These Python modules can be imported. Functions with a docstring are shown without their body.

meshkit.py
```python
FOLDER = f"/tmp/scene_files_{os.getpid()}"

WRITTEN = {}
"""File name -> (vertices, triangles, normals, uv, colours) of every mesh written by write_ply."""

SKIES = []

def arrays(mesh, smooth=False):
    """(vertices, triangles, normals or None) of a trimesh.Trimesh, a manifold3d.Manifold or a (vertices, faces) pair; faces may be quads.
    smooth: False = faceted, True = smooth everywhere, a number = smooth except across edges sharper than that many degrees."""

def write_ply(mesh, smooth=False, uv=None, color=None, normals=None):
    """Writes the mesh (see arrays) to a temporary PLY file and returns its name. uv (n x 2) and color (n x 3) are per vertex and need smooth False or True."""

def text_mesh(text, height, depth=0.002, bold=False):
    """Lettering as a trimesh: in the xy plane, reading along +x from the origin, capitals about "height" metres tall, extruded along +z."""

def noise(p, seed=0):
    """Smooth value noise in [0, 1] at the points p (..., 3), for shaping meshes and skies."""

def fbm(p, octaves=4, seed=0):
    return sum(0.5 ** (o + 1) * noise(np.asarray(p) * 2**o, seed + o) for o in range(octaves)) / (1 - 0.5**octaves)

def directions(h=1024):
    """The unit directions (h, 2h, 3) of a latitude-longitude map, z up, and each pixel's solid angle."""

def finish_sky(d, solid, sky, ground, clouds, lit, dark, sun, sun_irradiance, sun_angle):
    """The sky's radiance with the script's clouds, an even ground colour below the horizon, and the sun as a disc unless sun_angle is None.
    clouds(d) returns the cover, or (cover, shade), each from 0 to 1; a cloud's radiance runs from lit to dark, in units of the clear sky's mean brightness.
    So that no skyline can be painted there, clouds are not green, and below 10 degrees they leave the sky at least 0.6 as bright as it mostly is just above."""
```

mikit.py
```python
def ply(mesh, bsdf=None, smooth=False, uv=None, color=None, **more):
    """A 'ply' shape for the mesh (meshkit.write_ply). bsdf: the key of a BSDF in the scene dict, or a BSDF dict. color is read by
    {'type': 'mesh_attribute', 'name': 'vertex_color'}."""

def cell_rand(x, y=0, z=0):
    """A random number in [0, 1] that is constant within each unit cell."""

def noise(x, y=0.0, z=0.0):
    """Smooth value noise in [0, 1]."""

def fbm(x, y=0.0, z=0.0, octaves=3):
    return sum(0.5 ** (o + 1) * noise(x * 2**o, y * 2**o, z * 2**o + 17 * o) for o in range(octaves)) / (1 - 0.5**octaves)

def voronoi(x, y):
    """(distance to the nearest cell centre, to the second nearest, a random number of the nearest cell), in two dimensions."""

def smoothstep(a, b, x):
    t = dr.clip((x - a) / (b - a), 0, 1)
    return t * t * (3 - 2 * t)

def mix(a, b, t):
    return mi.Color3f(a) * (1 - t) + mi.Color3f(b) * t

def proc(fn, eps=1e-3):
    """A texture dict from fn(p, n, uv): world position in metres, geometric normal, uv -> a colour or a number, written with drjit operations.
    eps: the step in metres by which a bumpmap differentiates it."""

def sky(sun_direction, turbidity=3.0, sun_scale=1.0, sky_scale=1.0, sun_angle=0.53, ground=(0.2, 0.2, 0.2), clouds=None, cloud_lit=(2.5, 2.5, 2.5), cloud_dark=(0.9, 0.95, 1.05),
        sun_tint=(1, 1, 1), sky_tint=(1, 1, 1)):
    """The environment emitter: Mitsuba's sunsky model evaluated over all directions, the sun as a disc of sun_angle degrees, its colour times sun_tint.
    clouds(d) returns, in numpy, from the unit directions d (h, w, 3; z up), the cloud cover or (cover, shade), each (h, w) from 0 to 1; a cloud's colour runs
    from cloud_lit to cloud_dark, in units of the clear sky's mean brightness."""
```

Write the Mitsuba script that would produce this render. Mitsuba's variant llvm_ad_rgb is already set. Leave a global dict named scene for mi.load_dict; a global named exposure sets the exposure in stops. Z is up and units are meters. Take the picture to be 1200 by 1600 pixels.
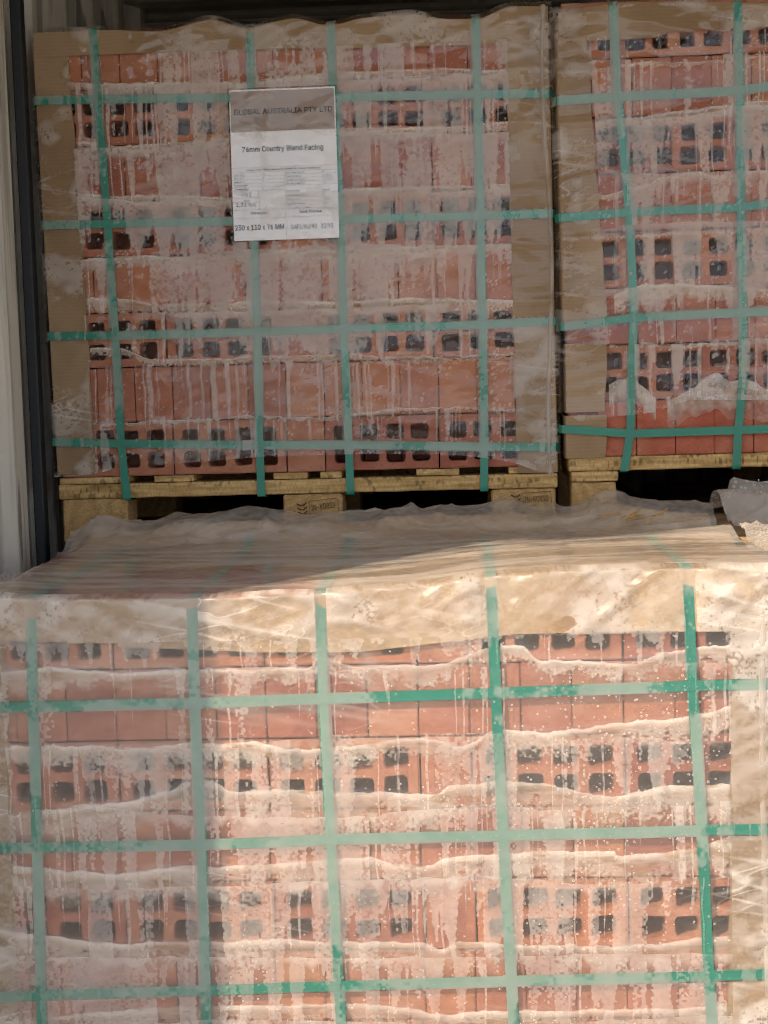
import math, random
import numpy as np, trimesh, mitsuba as mi, drjit as dr
import mikit, meshkit
from mikit import proc, noise, fbm, voronoi, cell_rand, smoothstep, mix, ply
from shapely.geometry import Polygon, box as sbox

# ------------------------------------------------------------------ camera, light, exposure
T = mi.ScalarTransform4f
scene, labels = {}, {}
EYE = np.array([0.0, -2.262, 1.342])
FWD = np.array([-0.05423529, 0.99459438, -0.08854687])
UP = np.array([0.0233995, 0.08991898, 0.99567416])
scene['camera'] = {'type': 'perspective', 'fov': 28.482, 'fov_axis': 'x', 'near_clip': 0.05, 'far_clip': 400.0,
                   'to_world': T().look_at(origin=EYE.tolist(), target=(EYE + FWD).tolist(), up=UP.tolist())}
SUN = np.array([-0.50, -0.56, 0.68])
scene['sky'] = mikit.sky(SUN, turbidity=4, sun_scale=0.68, sky_scale=1.35, sun_angle=0.8, sun_tint=(1.0, 0.99, 0.965), sky_tint=(1.05, 1.0, 0.94), ground=(0.34, 0.33, 0.31),
                         clouds=lambda d: 0.75 * np.clip(meshkit.fbm(d * 2.2 + 3.1, 4, 5) * 2.2 - 0.55, 0, 1), cloud_lit=(2.2, 2.2, 2.2), cloud_dark=(1.1, 1.1, 1.15))
exposure = 2.42

# ------------------------------------------------------------------ dimensions (metres; z = 0 is the container floor)
B, E_, L = 0.2325, 0.0785, 0.1115          # stretcher pitch, header pitch, layer pitch
ZT, ZB, D = 1.020, 1.155, 0.808            # top of the lower bricks, foot of the upper left bricks, front of the upper packs
DR = 0.788                                 # front of the upper right pack
ZBR = 1.172                                # foot of the upper right bricks


# ------------------------------------------------------------------ helpers
def key_for(name, parent=None):
    base = f'{parent}__{name}' if parent else name
    k, n = base, 0
    while k in scene or k in used:
        n += 1
        k = f'{base}_{n:03d}'
    used.add(k)
    return k


used = set()


def add(name, mesh, bsdf, parent=None, smooth=False, shape=None, label=None, stuff=False, **kw):
    k = key_for(name, parent)
    if shape is not None:
        scene[k] = {**shape, **kw}
        if bsdf is not None:
            scene[k]['bsdf'] = {'type': 'ref', 'id': bsdf}
    else:
        scene[k] = ply(mesh, bsdf, smooth, **kw)
    if label or stuff:
        labels[k] = {}
        if label: labels[k]['label'] = label
        if stuff: labels[k]['kind'] = 'stuff'
    return k


def thing(name, label, cat, group=None, kind=None):
    k = key_for(name)
    group = group or {'brick pack': 'brick packs stacked in the container', 'pallet': 'wooden pallets under the brick packs'}.get(cat)
    labels[k] = {'label': label, 'category': cat}
    if group: labels[k]['group'] = group
    if kind: labels[k]['kind'] = kind
    return k


def cat(ms):
    return trimesh.util.concatenate(ms)


def chbox(x0, x1, y0, y1, z0, z1, c=0.002):
    """A box with chamfered edges (24 vertices)."""
    lo, hi = np.array([x0, y0, z0]), np.array([x1, y1, z1])
    pts = []
    for sx in (0, 1):
        for sy in (0, 1):
            for sz in (0, 1):
                p = np.where([sx, sy, sz], hi, lo)
                inw = np.where([sx, sy, sz], -c, c)
                for ax in range(3):
                    q = p + inw
                    q[ax] = p[ax]
                    pts.append(q)
    return trimesh.convex.convex_hull(np.array(pts))


def grid_mesh(P):
    """Quads over a (rows, columns, 3) array of points."""
    r, c = P.shape[:2]
    i = np.arange(r * c).reshape(r, c)
    q = np.stack([i[:-1, :-1], i[:-1, 1:], i[1:, 1:], i[1:, :-1]], -1).reshape(-1, 4)
    return trimesh.Trimesh(P.reshape(-1, 3), np.vstack([q[:, [0, 1, 2]], q[:, [0, 2, 3]]]), process=False)


def n3(x, y, z, seed=0, o=3):
    return meshkit.fbm(np.stack(np.broadcast_arrays(x, y, z), -1), o, seed)


def ridge(x, y, z, seed=0, sharp=3):
    """Thin creases: 1 along the zero lines of a noise, 0 elsewhere."""
    n = meshkit.noise(np.stack(np.broadcast_arrays(x, y, z), -1), seed)
    return np.clip(1 - np.abs(2 * n - 1) * 1.3, 0, 1) ** sharp


def interp(tab):
    a = np.array(sorted(tab))
    return lambda x: np.interp(x, a[:, 0], a[:, 1])


def smooth_interp(tab):
    from scipy.interpolate import PchipInterpolator
    a = np.array(sorted(tab))
    f = PchipInterpolator(a[:, 0], a[:, 1], extrapolate=False)
    return lambda x: np.where(x < a[0, 0], a[0, 1], np.where(x > a[-1, 0], a[-1, 1], np.nan_to_num(f(np.clip(x, a[0, 0], a[-1, 0])))))


# ------------------------------------------------------------------ materials
def brick_colour(a, b, c):
    def f(p, n, uv):
        g = noise(p.x * 620, p.y * 620, p.z * 620)
        m = fbm(p.x * 42, p.y * 42, p.z * 42)
        w = fbm(p.x * 9 + 4, p.y * 9, p.z * 14)
        col = mix(a, b, smoothstep(0.3, 0.7, m))
        col = mix(col, c, smoothstep(0.52, 0.78, w) * 0.6)
        speck = smoothstep(0.82, 0.95, noise(p.x * 300, p.y * 300, p.z * 300 + 9))
        return col * (0.80 + 0.36 * g) * (1 - 0.45 * speck)
    return f


BR = [((0.40, 0.162, 0.103), (0.345, 0.132, 0.082), (0.47, 0.235, 0.16)), ((0.35, 0.132, 0.088), (0.30, 0.106, 0.072), (0.42, 0.20, 0.135)),
      ((0.42, 0.185, 0.115), (0.37, 0.152, 0.095), (0.50, 0.27, 0.18)), ((0.45, 0.185, 0.10), (0.40, 0.155, 0.085), (0.48, 0.24, 0.13))]
for i, c in enumerate(BR):
    scene[f'mat_brick_{i}'] = {'type': 'diffuse', 'reflectance': proc(brick_colour(*c))}
scene['mat_brick_red'] = {'type': 'diffuse', 'reflectance': proc(brick_colour((0.42, 0.135, 0.085), (0.35, 0.10, 0.065), (0.48, 0.20, 0.13)))}
scene['mat_core'] = {'type': 'diffuse', 'reflectance': {'type': 'rgb', 'value': [0.30, 0.11, 0.07]}}


def card_colour(p, n, uv):
    flute = 0.5 + 0.5 * dr.sin(p.z * 2 * math.pi / 0.0075 + 2 * noise(p.x * 8, p.z * 4))
    w = fbm(p.x * 10, p.y * 10, p.z * 5)
    f = noise(p.x * 260, p.y * 260, p.z * 900)
    return mix((0.27, 0.175, 0.10), (0.35, 0.24, 0.145), smoothstep(0.3, 0.7, w)) * (0.88 + 0.14 * f) * (0.93 + 0.07 * flute)


scene['mat_card'] = {'type': 'twosided', 'b': {'type': 'diffuse', 'reflectance': proc(card_colour)}}


def lid_colour(p, n, uv):
    s = fbm(p.x * 4 + 2 * noise(p.y * 6, p.x * 2), p.y * 26)
    w = fbm(p.x * 6, p.y * 6, p.z * 6)
    c = mix((0.34, 0.23, 0.14), (0.48, 0.35, 0.22), smoothstep(0.3, 0.7, s))
    c = mix(c, (0.34, 0.20, 0.10), 0.55 * smoothstep(0.62, 0.8, w))
    return c * (0.85 + 0.3 * noise(p.x * 200, p.y * 400, p.z * 400))


scene['mat_lid'] = {'type': 'twosided', 'b': {'type': 'diffuse', 'reflectance': proc(lid_colour)}}


def wood_colour(p, n, uv):
    g = fbm(p.x * 12, p.y * 60, p.z * 160)
    rag = noise(p.x * 420, p.y * 60, p.z * 130)
    d = smoothstep(0.55, 0.85, fbm(p.x * 25, p.y * 20, p.z * 60 + 7))
    c = mix((0.44, 0.275, 0.11), (0.60, 0.41, 0.19), smoothstep(0.3, 0.7, g))
    tick = smoothstep(0.62, 0.75, noise(p.x * 240, p.y * 90, p.z * 70)) * smoothstep(0.4, 0.65, noise(p.x * 22, p.y * 20, p.z * 50))
    c = mix(c, (0.18, 0.11, 0.04), 0.65 * d)
    return mix(c, (0.10, 0.07, 0.035), 0.6 * tick) * (0.72 + 0.45 * rag)


scene['mat_wood'] = {'type': 'diffuse', 'reflectance': proc(wood_colour)}


def block_colour(p, n, uv):
    r = dr.sqrt(dr.square(p.x * 3.1 + 0.7) + dr.square((p.z - 0.98) * 4.2)) * 70 + 6 * noise(p.x * 16, p.z * 16)
    ring = 0.5 + 0.5 * dr.sin(r)
    chip = fbm(p.x * 60, p.y * 60, p.z * 110)
    c = mix((0.36, 0.22, 0.09), (0.52, 0.34, 0.16), ring * 0.5 + chip * 0.5)
    return c * (0.72 + 0.5 * noise(p.x * 300, p.y * 300, p.z * 300))


scene['mat_block'] = {'type': 'diffuse', 'reflectance': proc(block_colour)}
scene['mat_ink'] = {'type': 'diffuse', 'reflectance': {'type': 'rgb', 'value': [0.035, 0.03, 0.025]}}


def strap_colour(p, n, uv):
    w = fbm(p.x * 18, p.y * 18, p.z * 18)
    return mix((0.011, 0.155, 0.108), (0.018, 0.21, 0.148), w)


scene['mat_strap'] = {'type': 'twosided', 'b': {'type': 'principled', 'base_color': proc(strap_colour), 'roughness': 0.38, 'specular': 0.5}}
scene['mat_seal'] = {'type': 'principled', 'base_color': {'type': 'rgb', 'value': [0.30, 0.31, 0.30]}, 'roughness': 0.5}

# thin wrap: a clear film with a soft gloss, and a fog of condensation on its inner side
GLOSS = {'type': 'blendbsdf', 'weight': 0.042, 'a': {'type': 'thindielectric', 'int_ior': 1.2}, 'b': {'type': 'roughconductor', 'alpha': 0.13, 'material': 'none'}}
scene['mat_fog'] = {'type': 'principledthin', 'base_color': {'type': 'rgb', 'value': [0.84, 0.79, 0.745]}, 'roughness': 0.35, 'diff_trans': 0.75, 'spec_trans': 0.0, 'eta': 1.4}


def film_mat(name, fog):
    FOGS[name] = fog
    scene[name] = {'type': 'blendbsdf', 'weight': proc(fog), 'a': GLOSS, 'b': {'type': 'ref', 'id': 'mat_fog'}}


scene['mat_film_clear'] = {'type': 'thindielectric', 'int_ior': 1.30}
FOGS = {}


def add_wrap(mesh, mat, pack, fog, thr=0.035):
    """The film of a pack: its fogged skin, and the stretches of it that are clear."""
    v, f = np.asarray(mesh.vertices), np.asarray(mesh.faces)
    k = np.stack([v[f].mean(1), v[f[:, 0]], v[f[:, 1]], v[f[:, 2]]], 0)
    w = np.zeros(len(f))
    for q in k:
        w = np.maximum(w, np.array(fog(mi.Point3f(np.ascontiguousarray(q.T.astype(np.float32))), None, None)))
    clear = w < thr
    vn = mesh.vertex_normals
    for part, m, sel in (('plastic_wrap', mat, ~clear), ('clear_film', 'mat_film_clear', clear)):
        if sel.sum() == 0: continue
        ids, inv = np.unique(f[sel], return_inverse=True)
        sub = trimesh.Trimesh(v[ids], inv.reshape(-1, 3), process=False)
        k_ = key_for(part, pack)
        path = meshkit.write_ply(sub, True, normals=vn[ids])
        scene[k_] = {'type': 'ply', 'filename': path, 'face_normals': False, 'bsdf': {'type': 'ref', 'id': m}}


def film_fog(zt, seed, vs, hs, bias, drops, haze, clear=None, cards=None, topy=None, cfog=0.04, gain=0.9, pale=0.24, crease_glint=0.30, spk_lo=0.25, tear=None, fsc=190.0):
    """Condensation on a pack's front: per brick layer a foggy head under the fold, runs below it that taper off, droplets, paler over the straps; glints of film creases are painted into the weight."""
    def f(p, n, uv):
        x, z = p.x, p.z
        k0 = dr.floor((zt - z) / L + 0.5)
        wob = 0.026 * (noise(x * 5 + seed, k0 * 3.7) - 0.5) + 0.006 * (noise(x * 40, k0 * 5.1) - 0.5)
        u = (zt + wob - z) / L
        k = dr.floor(u)
        t = u - k
        big = fbm(x * 3.0 + seed, z * 5.0 + seed * 1.7)
        b = bias(x, z) + 1.5 * (big - 0.5)
        xx = x + 0.005 * (noise(z * 28, x * 22) - 0.5)
        run = 0.50 * noise(xx * 52 + k * 7.7, z * 1.3 + k * 1.3 + seed) + 0.30 * noise(xx * 130 + 31 * k, z * 1.8 + seed) + 0.20 * noise(xx * 19, z * 6 + k + seed)
        thr = 0.42 + 0.15 * t - 0.50 * b
        fine = noise(x * fsc, z * fsc, 3.1)
        run = run + 0.10 * (fine - 0.5)
        a = smoothstep(thr - 0.018, thr + 0.018, run)
        rim = smoothstep(0.030, 0.006, dr.abs(run - thr - 0.012)) * smoothstep(0.35, 0.6, fine)
        spk = smoothstep(0.28, 0.46, 0.6 * fine + 0.4 * noise(x * fsc * 1.9, z * fsc * 1.9, 8.2) + 0.45 * (noise(x * 20 + 5, z * 20 + seed) - 0.30))
        cloud = fbm(x * 30, z * 16 + seed)
        a = a * gain * (0.30 + 0.40 * cloud + 0.14 * (fine - 0.5)) * (spk_lo + (1 - spk_lo) * spk)
        a = dr.maximum(a, rim * gain * 0.55)
        thin = noise(xx * 250 + 17 * k, z * 1.6 + 5 * k) + 0.25 * noise(xx * 30, k) - 0.10 * t
        a = dr.maximum(a, gain * 0.62 * smoothstep(0.885, 0.915, thin) * (0.5 + 0.5 * smoothstep(0.3, 0.5, fine)))
        head = (1 - smoothstep(0.02, 0.20, t + 0.16 * (noise(x * 75, k * 3) - 0.5))) * smoothstep(-0.45, 0.10, b)
        a = dr.maximum(a, head * (0.42 + 0.25 * cloud) * (spk_lo + (1 - spk_lo) * spk))
        # single drops, small and of many sizes; the largest have a clear heart
        e1, e2, q = voronoi(x * 150 + seed, z * 150)
        sz = cell_rand(q * 977)
        rad = 0.10 + 0.26 * sz * sz
        on = drops(x, z) > cell_rand(q * 4001 + 3)
        ring = smoothstep(rad, rad * 0.7, e1) * (1 - 0.75 * smoothstep(0.8, 0.9, sz) * smoothstep(rad * 0.65, rad * 0.35, e1))
        a = dr.maximum(a, dr.select(on, ring * (0.30 + 0.65 * sz), 0))
        hz = haze * (0.55 + 0.9 * fbm(x * 4 + 9, z * 12 + seed))
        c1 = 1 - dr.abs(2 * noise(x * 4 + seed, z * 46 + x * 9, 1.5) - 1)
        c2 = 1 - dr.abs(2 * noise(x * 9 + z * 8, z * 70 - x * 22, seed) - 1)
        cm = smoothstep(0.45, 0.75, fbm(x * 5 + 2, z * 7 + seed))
        glint = crease_glint * dr.maximum(smoothstep(0.90, 1.0, c1), smoothstep(0.92, 1.0, c2)) * cm  # light caught along film creases, painted as extra fog weight
        w = dr.maximum(a, hz) + 0.5 * glint
        # film lies on the straps: paler there, with wet patches where it clings
        s = mi.Float(0)
        for (x0, z0, m) in vs:
            s = dr.maximum(s, smoothstep(0.0098, 0.0080, dr.abs(x - x0 - (z - z0) * m)))
        for tab in hs:
            zz = mi.Float(tab[0][1])
            for (xa, za), (xb, zb) in zip(tab[:-1], tab[1:]):
                zz = dr.select(x > xa, za + (x - xa) * ((zb - za) / (xb - xa)), zz)
            s = dr.maximum(s, smoothstep(0.0098, 0.0080, dr.abs(z - zz)))
        wet = smoothstep(0.52, 0.66, noise(x * 9 + seed, z * 9) * 0.65 + 0.22 * noise(x * 45, z * 45) + 0.13 * noise(x * 160, z * 160) + 0.10 * (1 - smoothstep(0, 0.5, b)))
        on_strap = dr.maximum(pale * (1 - wet) * (0.7 + 0.6 * fbm(x * 30, z * 30)), a * 0.55)
        w = dr.select(s > 0.5, on_strap, w)
        if cards is not None:      # film on cardboard: no runs, faint cloudy fog
            c = cards(x, z)
            cm_ = 0.5 * fbm(x * 13 + seed, z * 16) + 0.3 * noise(x * 60, z * 110) + 0.2 * fine
            cw = cfog * (0.55 + 0.9 * smoothstep(0.38, 0.60, cm_)) * (0.75 + 0.5 * fbm(x * 60, z * 60)) + 0.40 * smoothstep(0.52, 0.66, fbm(x * 11 + 3, z * 14 + seed)) * spk
            if tear is not None:
                tr = dr.sqrt(dr.square((x - tear[0]) / 0.022) + dr.square((z - tear[1]) / 0.012)) + 1.1 * (noise(x * 90, z * 90) - 0.5)
                cw = cw * smoothstep(0.75, 0.95, tr)
            w = dr.select((c > 0.5) & (s < 0.5), dr.maximum(cw, 0) + 1.3 * glint, w)
        if clear is not None:
            x0, x1, z0, z1 = clear
            ins = (x > x0) & (x < x1) & (z > z0) & (z < z1)
            w = dr.select(ins, 0.22 * smoothstep(0.64, 0.70, fbm(x * 14 + 5 * noise(z * 9), z * 30)), w)
        if topy is not None:
            tw = topy(p)
            w = dr.select(tw >= 0, tw, w)
        return dr.clip(w, 0.0, 0.92)
    return f


# interlayer plastic: cream, thinner towards the hanging edge
def sheet_weight(p, n, uv):
    e = uv.y
    g = noise(p.x * 70, p.z * 40) * 0.6 + noise(p.x * 240, p.z * 120) * 0.4
    st = noise(p.x * 85, 2.0)
    fade = 0.72 + 0.28 * smoothstep(0.35, 0.6, noise(p.x * 11, p.z * 14))
    return dr.clip(fade * 0.86 - 0.26 * smoothstep(0.06, 0.30, e) - 0.58 * smoothstep(0.55, 1.0, e + 0.7 * (st - 0.5) + 0.8 * (noise(p.x * 260, p.z * 260) - 0.5)), 0.0, 0.95)


def sheet_colour(p, n, uv):
    st = smoothstep(0.58, 0.70, fbm(p.x * 20, p.y * 22, p.z * 70))
    return mix((0.80, 0.70, 0.60), (0.46, 0.29, 0.14), 0.65 * st) * (0.9 + 0.2 * noise(p.x * 150, p.z * 150))


scene['mat_sheet_body'] = {'type': 'principledthin', 'base_color': proc(sheet_colour), 'roughness': 0.4, 'diff_trans': 0.5, 'spec_trans': 0.0, 'eta': 1.4}
scene['mat_sheet'] = {'type': 'blendbsdf', 'weight': proc(sheet_weight), 'a': {'type': 'thindielectric', 'int_ior': 1.3}, 'b': {'type': 'ref', 'id': 'mat_sheet_body'}}
scene['mat_foam_body'] = {'type': 'principledthin', 'base_color': {'type': 'rgb', 'value': [0.66, 0.58, 0.51]}, 'roughness': 0.4, 'diff_trans': 0.4, 'spec_trans': 0.0, 'eta': 1.3}


def foam_weight(p, n, uv):
    g = fbm(p.x * 45, p.z * 45)
    return dr.clip(0.80 - 0.55 * smoothstep(0.25, 0.95, uv.y + 0.9 * (g - 0.5)) - 0.3 * smoothstep(0.55, 0.7, fbm(p.x * 26 + 3, p.z * 26)), 0.12, 0.9)


scene['mat_foam'] = {'type': 'blendbsdf', 'weight': proc(foam_weight), 'a': {'type': 'thindielectric', 'int_ior': 1.3}, 'b': {'type': 'ref', 'id': 'mat_foam_body'}}


def wall_colour(p, n, uv):
    st = fbm(p.y * 60 + 2 * noise(p.z * 3, p.y * 4), p.z * 2.2)
    low = smoothstep(1.5, 0.9, p.z)
    c = mix((0.78, 0.75, 0.66), (0.52, 0.50, 0.44), smoothstep(0.35, 0.7, st))
    rust = smoothstep(0.70, 0.78, fbm(p.y * 11, p.z * 5 + 3)) * (0.3 + 0.7 * low)
    c = mix(c, (0.20, 0.10, 0.05), 0.6 * rust)
    scr = smoothstep(0.78, 0.84, noise(p.y * 55, p.z * 3.5 + 2 * noise(p.y * 9))) * smoothstep(0.45, 0.7, noise(p.y * 6, p.z * 4))
    return mix(c, (0.16, 0.155, 0.145), 0.7 * scr)


scene['mat_wall'] = {'type': 'twosided', 'b': {'type': 'roughplastic', 'diffuse_reflectance': proc(wall_colour), 'alpha': 0.35, 'specular_reflectance': 0.5}}
scene['mat_steel'] = {'type': 'principled', 'base_color': {'type': 'rgb', 'value': [0.06, 0.10, 0.14]}, 'roughness': 0.5}
scene['mat_rubber'] = {'type': 'principled', 'base_color': {'type': 'rgb', 'value': [0.02, 0.02, 0.02]}, 'roughness': 0.6}


def ground_colour(p, n, uv):
    return mix((0.36, 0.34, 0.31), (0.46, 0.44, 0.41), fbm(p.x * 3, p.y * 3)) * (0.8 + 0.4 * noise(p.x * 60, p.y * 60))


scene['mat_ground'] = {'type': 'diffuse', 'reflectance': proc(ground_colour)}


def floor_colour(p, n, uv):
    return mix((0.12, 0.075, 0.04), (0.18, 0.115, 0.065), fbm(p.x * 20, p.y * 3))


scene['mat_floor'] = {'type': 'diffuse', 'reflectance': proc(floor_colour)}

# ------------------------------------------------------------------ setting: yard and container
GZ = -0.16
g = grid_mesh(np.array([[[-150, -150, GZ], [150, -150, GZ]], [[-150, 150, GZ], [150, 150, GZ]]], float))
k = add('ground', g, 'mat_ground'); labels[k] = {'kind': 'structure', 'label': 'bare dusty yard ground in front of the container'}

XL, XR, YF, YB, ZC = -0.875, 1.475, -0.52, 5.45, 2.39
cont = thing('shipping_container', 'grey painted steel shipping container with corrugated walls holding the brick packs', 'shipping container')


def corrugated(length, height, pitch=0.278, depth=0.036):
    """Profile points (along, out) of a trapezoid corrugation."""
    pts, a = [], 0.0
    while a < length:
        for da, o in ((0, 0), (0.072, 0), (0.140, 1), (0.210, 1)):
            if a + da <= length: pts.append((a + da, o * depth))
        a += pitch
    pts.append((length, 0))
    return np.array(pts)


def wall_mesh(x, sgn, thick=0.003):
    pr = corrugated(YB - YF - 0.05, 0)
    y, o = pr[:, 0] + YF + 0.06, pr[:, 1]
    outer = [(x + sgn * a, b) for a, b in zip(o, y)]
    inner = [(x + sgn * (a + thick), b) for a, b in zip(o, y)]
    return trimesh.creation.extrude_polygon(Polygon(outer + inner[::-1]), ZC + 0.03, engine='earcut')


add('side_wall', wall_mesh(XL - 0.004, -1), 'mat_wall', cont)
add('side_wall', wall_mesh(XR + 0.004, 1), 'mat_wall', cont)
bw = corrugated(XR - XL, 0)
bp = Polygon([(XL + a, YB + o) for a, o in bw] + [(XL + a, YB + o + 0.003) for a, o in bw[::-1]])
add('end_wall', trimesh.creation.extrude_polygon(bp, ZC + 0.03, engine='earcut'), 'mat_wall', cont)
rp = corrugated(YB - YF, 0, 0.278, 0.02)
rm = grid_mesh(np.array([[(x, YF + a_, ZC + o) for a_, o in rp] for x in (XL - 0.045, XR + 0.045)]))
add('roof', rm, 'mat_wall', cont)
add('floor_board', chbox(XL - 0.04, XR + 0.04, YF, YB, -0.03, 0.0, 0.001), 'mat_floor', cont)
add('sill_beam', chbox(XL - 0.05, XR + 0.05, YF - 0.06, YF, -0.155, -0.002, 0.004), 'mat_wall', cont)
add('corner_post', chbox(XL - 0.09, XL + 0.022, YF - 0.012, YF + 0.08, -0.155, ZC + 0.12, 0.006), 'mat_wall', cont)
add('corner_post', chbox(XR - 0.022, XR + 0.09, YF - 0.06, YF + 0.08, -0.155, ZC + 0.12, 0.006), 'mat_wall', cont)
add('header_beam', chbox(XL + 0.022, XR - 0.022, YF - 0.06, YF + 0.06, ZC - 0.055, ZC + 0.12, 0.006), 'mat_wall', cont)
add('base_rail', chbox(XL - 0.05, XL - 0.004, YF + 0.08, YB, -0.155, -0.031, 0.004), 'mat_wall', cont)
add('base_rail', chbox(XR + 0.004, XR + 0.05, YF + 0.08, YB, -0.155, -0.031, 0.004), 'mat_wall', cont)

scene['mat_gap_shade'] = {'type': 'principled', 'base_color': {'type': 'rgb', 'value': [0.010, 0.013, 0.018]}, 'roughness': 0.45}
add('lashing_rail', chbox(XL - 0.004, XL + 0.017, 0.765, 0.80, 0.0, ZC - 0.05, 0.003), 'mat_gap_shade', cont, label='added dark upright strip standing in for shade in the gap by the side wall')  # added strip: its near-black colour stands in for the shaded gap

# ------------------------------------------------------------------ bricks
rng = np.random.default_rng(7)


def rrect(cx, cz, w, h, r, jit):
    a = []
    for sx, sz, t0 in ((1, 1, 0), (-1, 1, 90), (-1, -1, 180), (1, -1, 270)):
        for t in (0, 45, 90):
            th = math.radians(t0 + t)
            a.append((cx + sx * (w / 2 - r) + r * math.cos(th) + jit(), cz + sz * (h / 2 - r) + r * math.sin(th) + jit()))
    return Polygon(a)


def holed_brick(seed):
    """A brick lying on edge, its bed face with two rows of four holes towards -y. Foot at z = 0, width along x."""
    r = random.Random(seed)
    j = lambda: r.uniform(-0.0009, 0.0009)
    w, h, d, c = B - 0.0025, 0.1090, 0.076, 0.0022
    def outline(c):
        pts = []
        for i in range(9): pts.append((c + (w - 2 * c) * i / 8, c + r.uniform(0, .0008)))
        for i in range(1, 5): pts.append((w - c - r.uniform(0, .0006), c + (h - 2 * c) * i / 4))
        for i in range(1, 9): pts.append((w - c - (w - 2 * c) * i / 8, h - c - r.uniform(0, .0008)))
        for i in range(1, 4): pts.append((c + r.uniform(0, .0006), h - c - (h - 2 * c) * i / 4))
        return Polygon(pts)
    holes = []
    for row in (0, 1):
        for col in range(4):
            hw, hh = 0.0365 + r.uniform(-.0025, .0025), 0.0325 + r.uniform(-.0025, .002)
            holes.append(rrect(w / 2 + (col - 1.5) * 0.0525 + r.uniform(-.002, .002), h / 2 + (row - .5) * 0.0455 + r.uniform(-.0012, .0012), hw, hh, 0.0065, j))
    body = outline(0)
    face = outline(c)
    m1 = body.difference(holes[0].union(holes[1]))
    for hh in holes[2:]: m1 = m1.difference(hh)
    m2 = face
    for hh in holes: m2 = m2.difference(hh.buffer(0.0012))
    a = trimesh.creation.extrude_polygon(m1, d - 0.0018, engine='earcut')
    b = trimesh.creation.extrude_polygon(m2, 0.0018, engine='earcut')
    b.apply_translation([0, 0, d - 0.0018])
    m = cat([a, b])
    m.apply_transform(np.array([[1, 0, 0, 0], [0, 0, -1, d], [0, 1, 0, 0], [0, 0, 0, 1.0]]))
    return m


def plain_brick(seed):
    r = np.random.default_rng(seed)
    m = chbox(0, 0.0765, 0, 0.228, 0, 0.1092, 0.0018)
    m.vertices += r.uniform(-0.0006, 0.0006, m.vertices.shape)
    return m


HOLED = [ply(holed_brick(s), None) for s in range(6)]
PLAIN = [ply(plain_brick(s), None) for s in range(5)]


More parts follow.
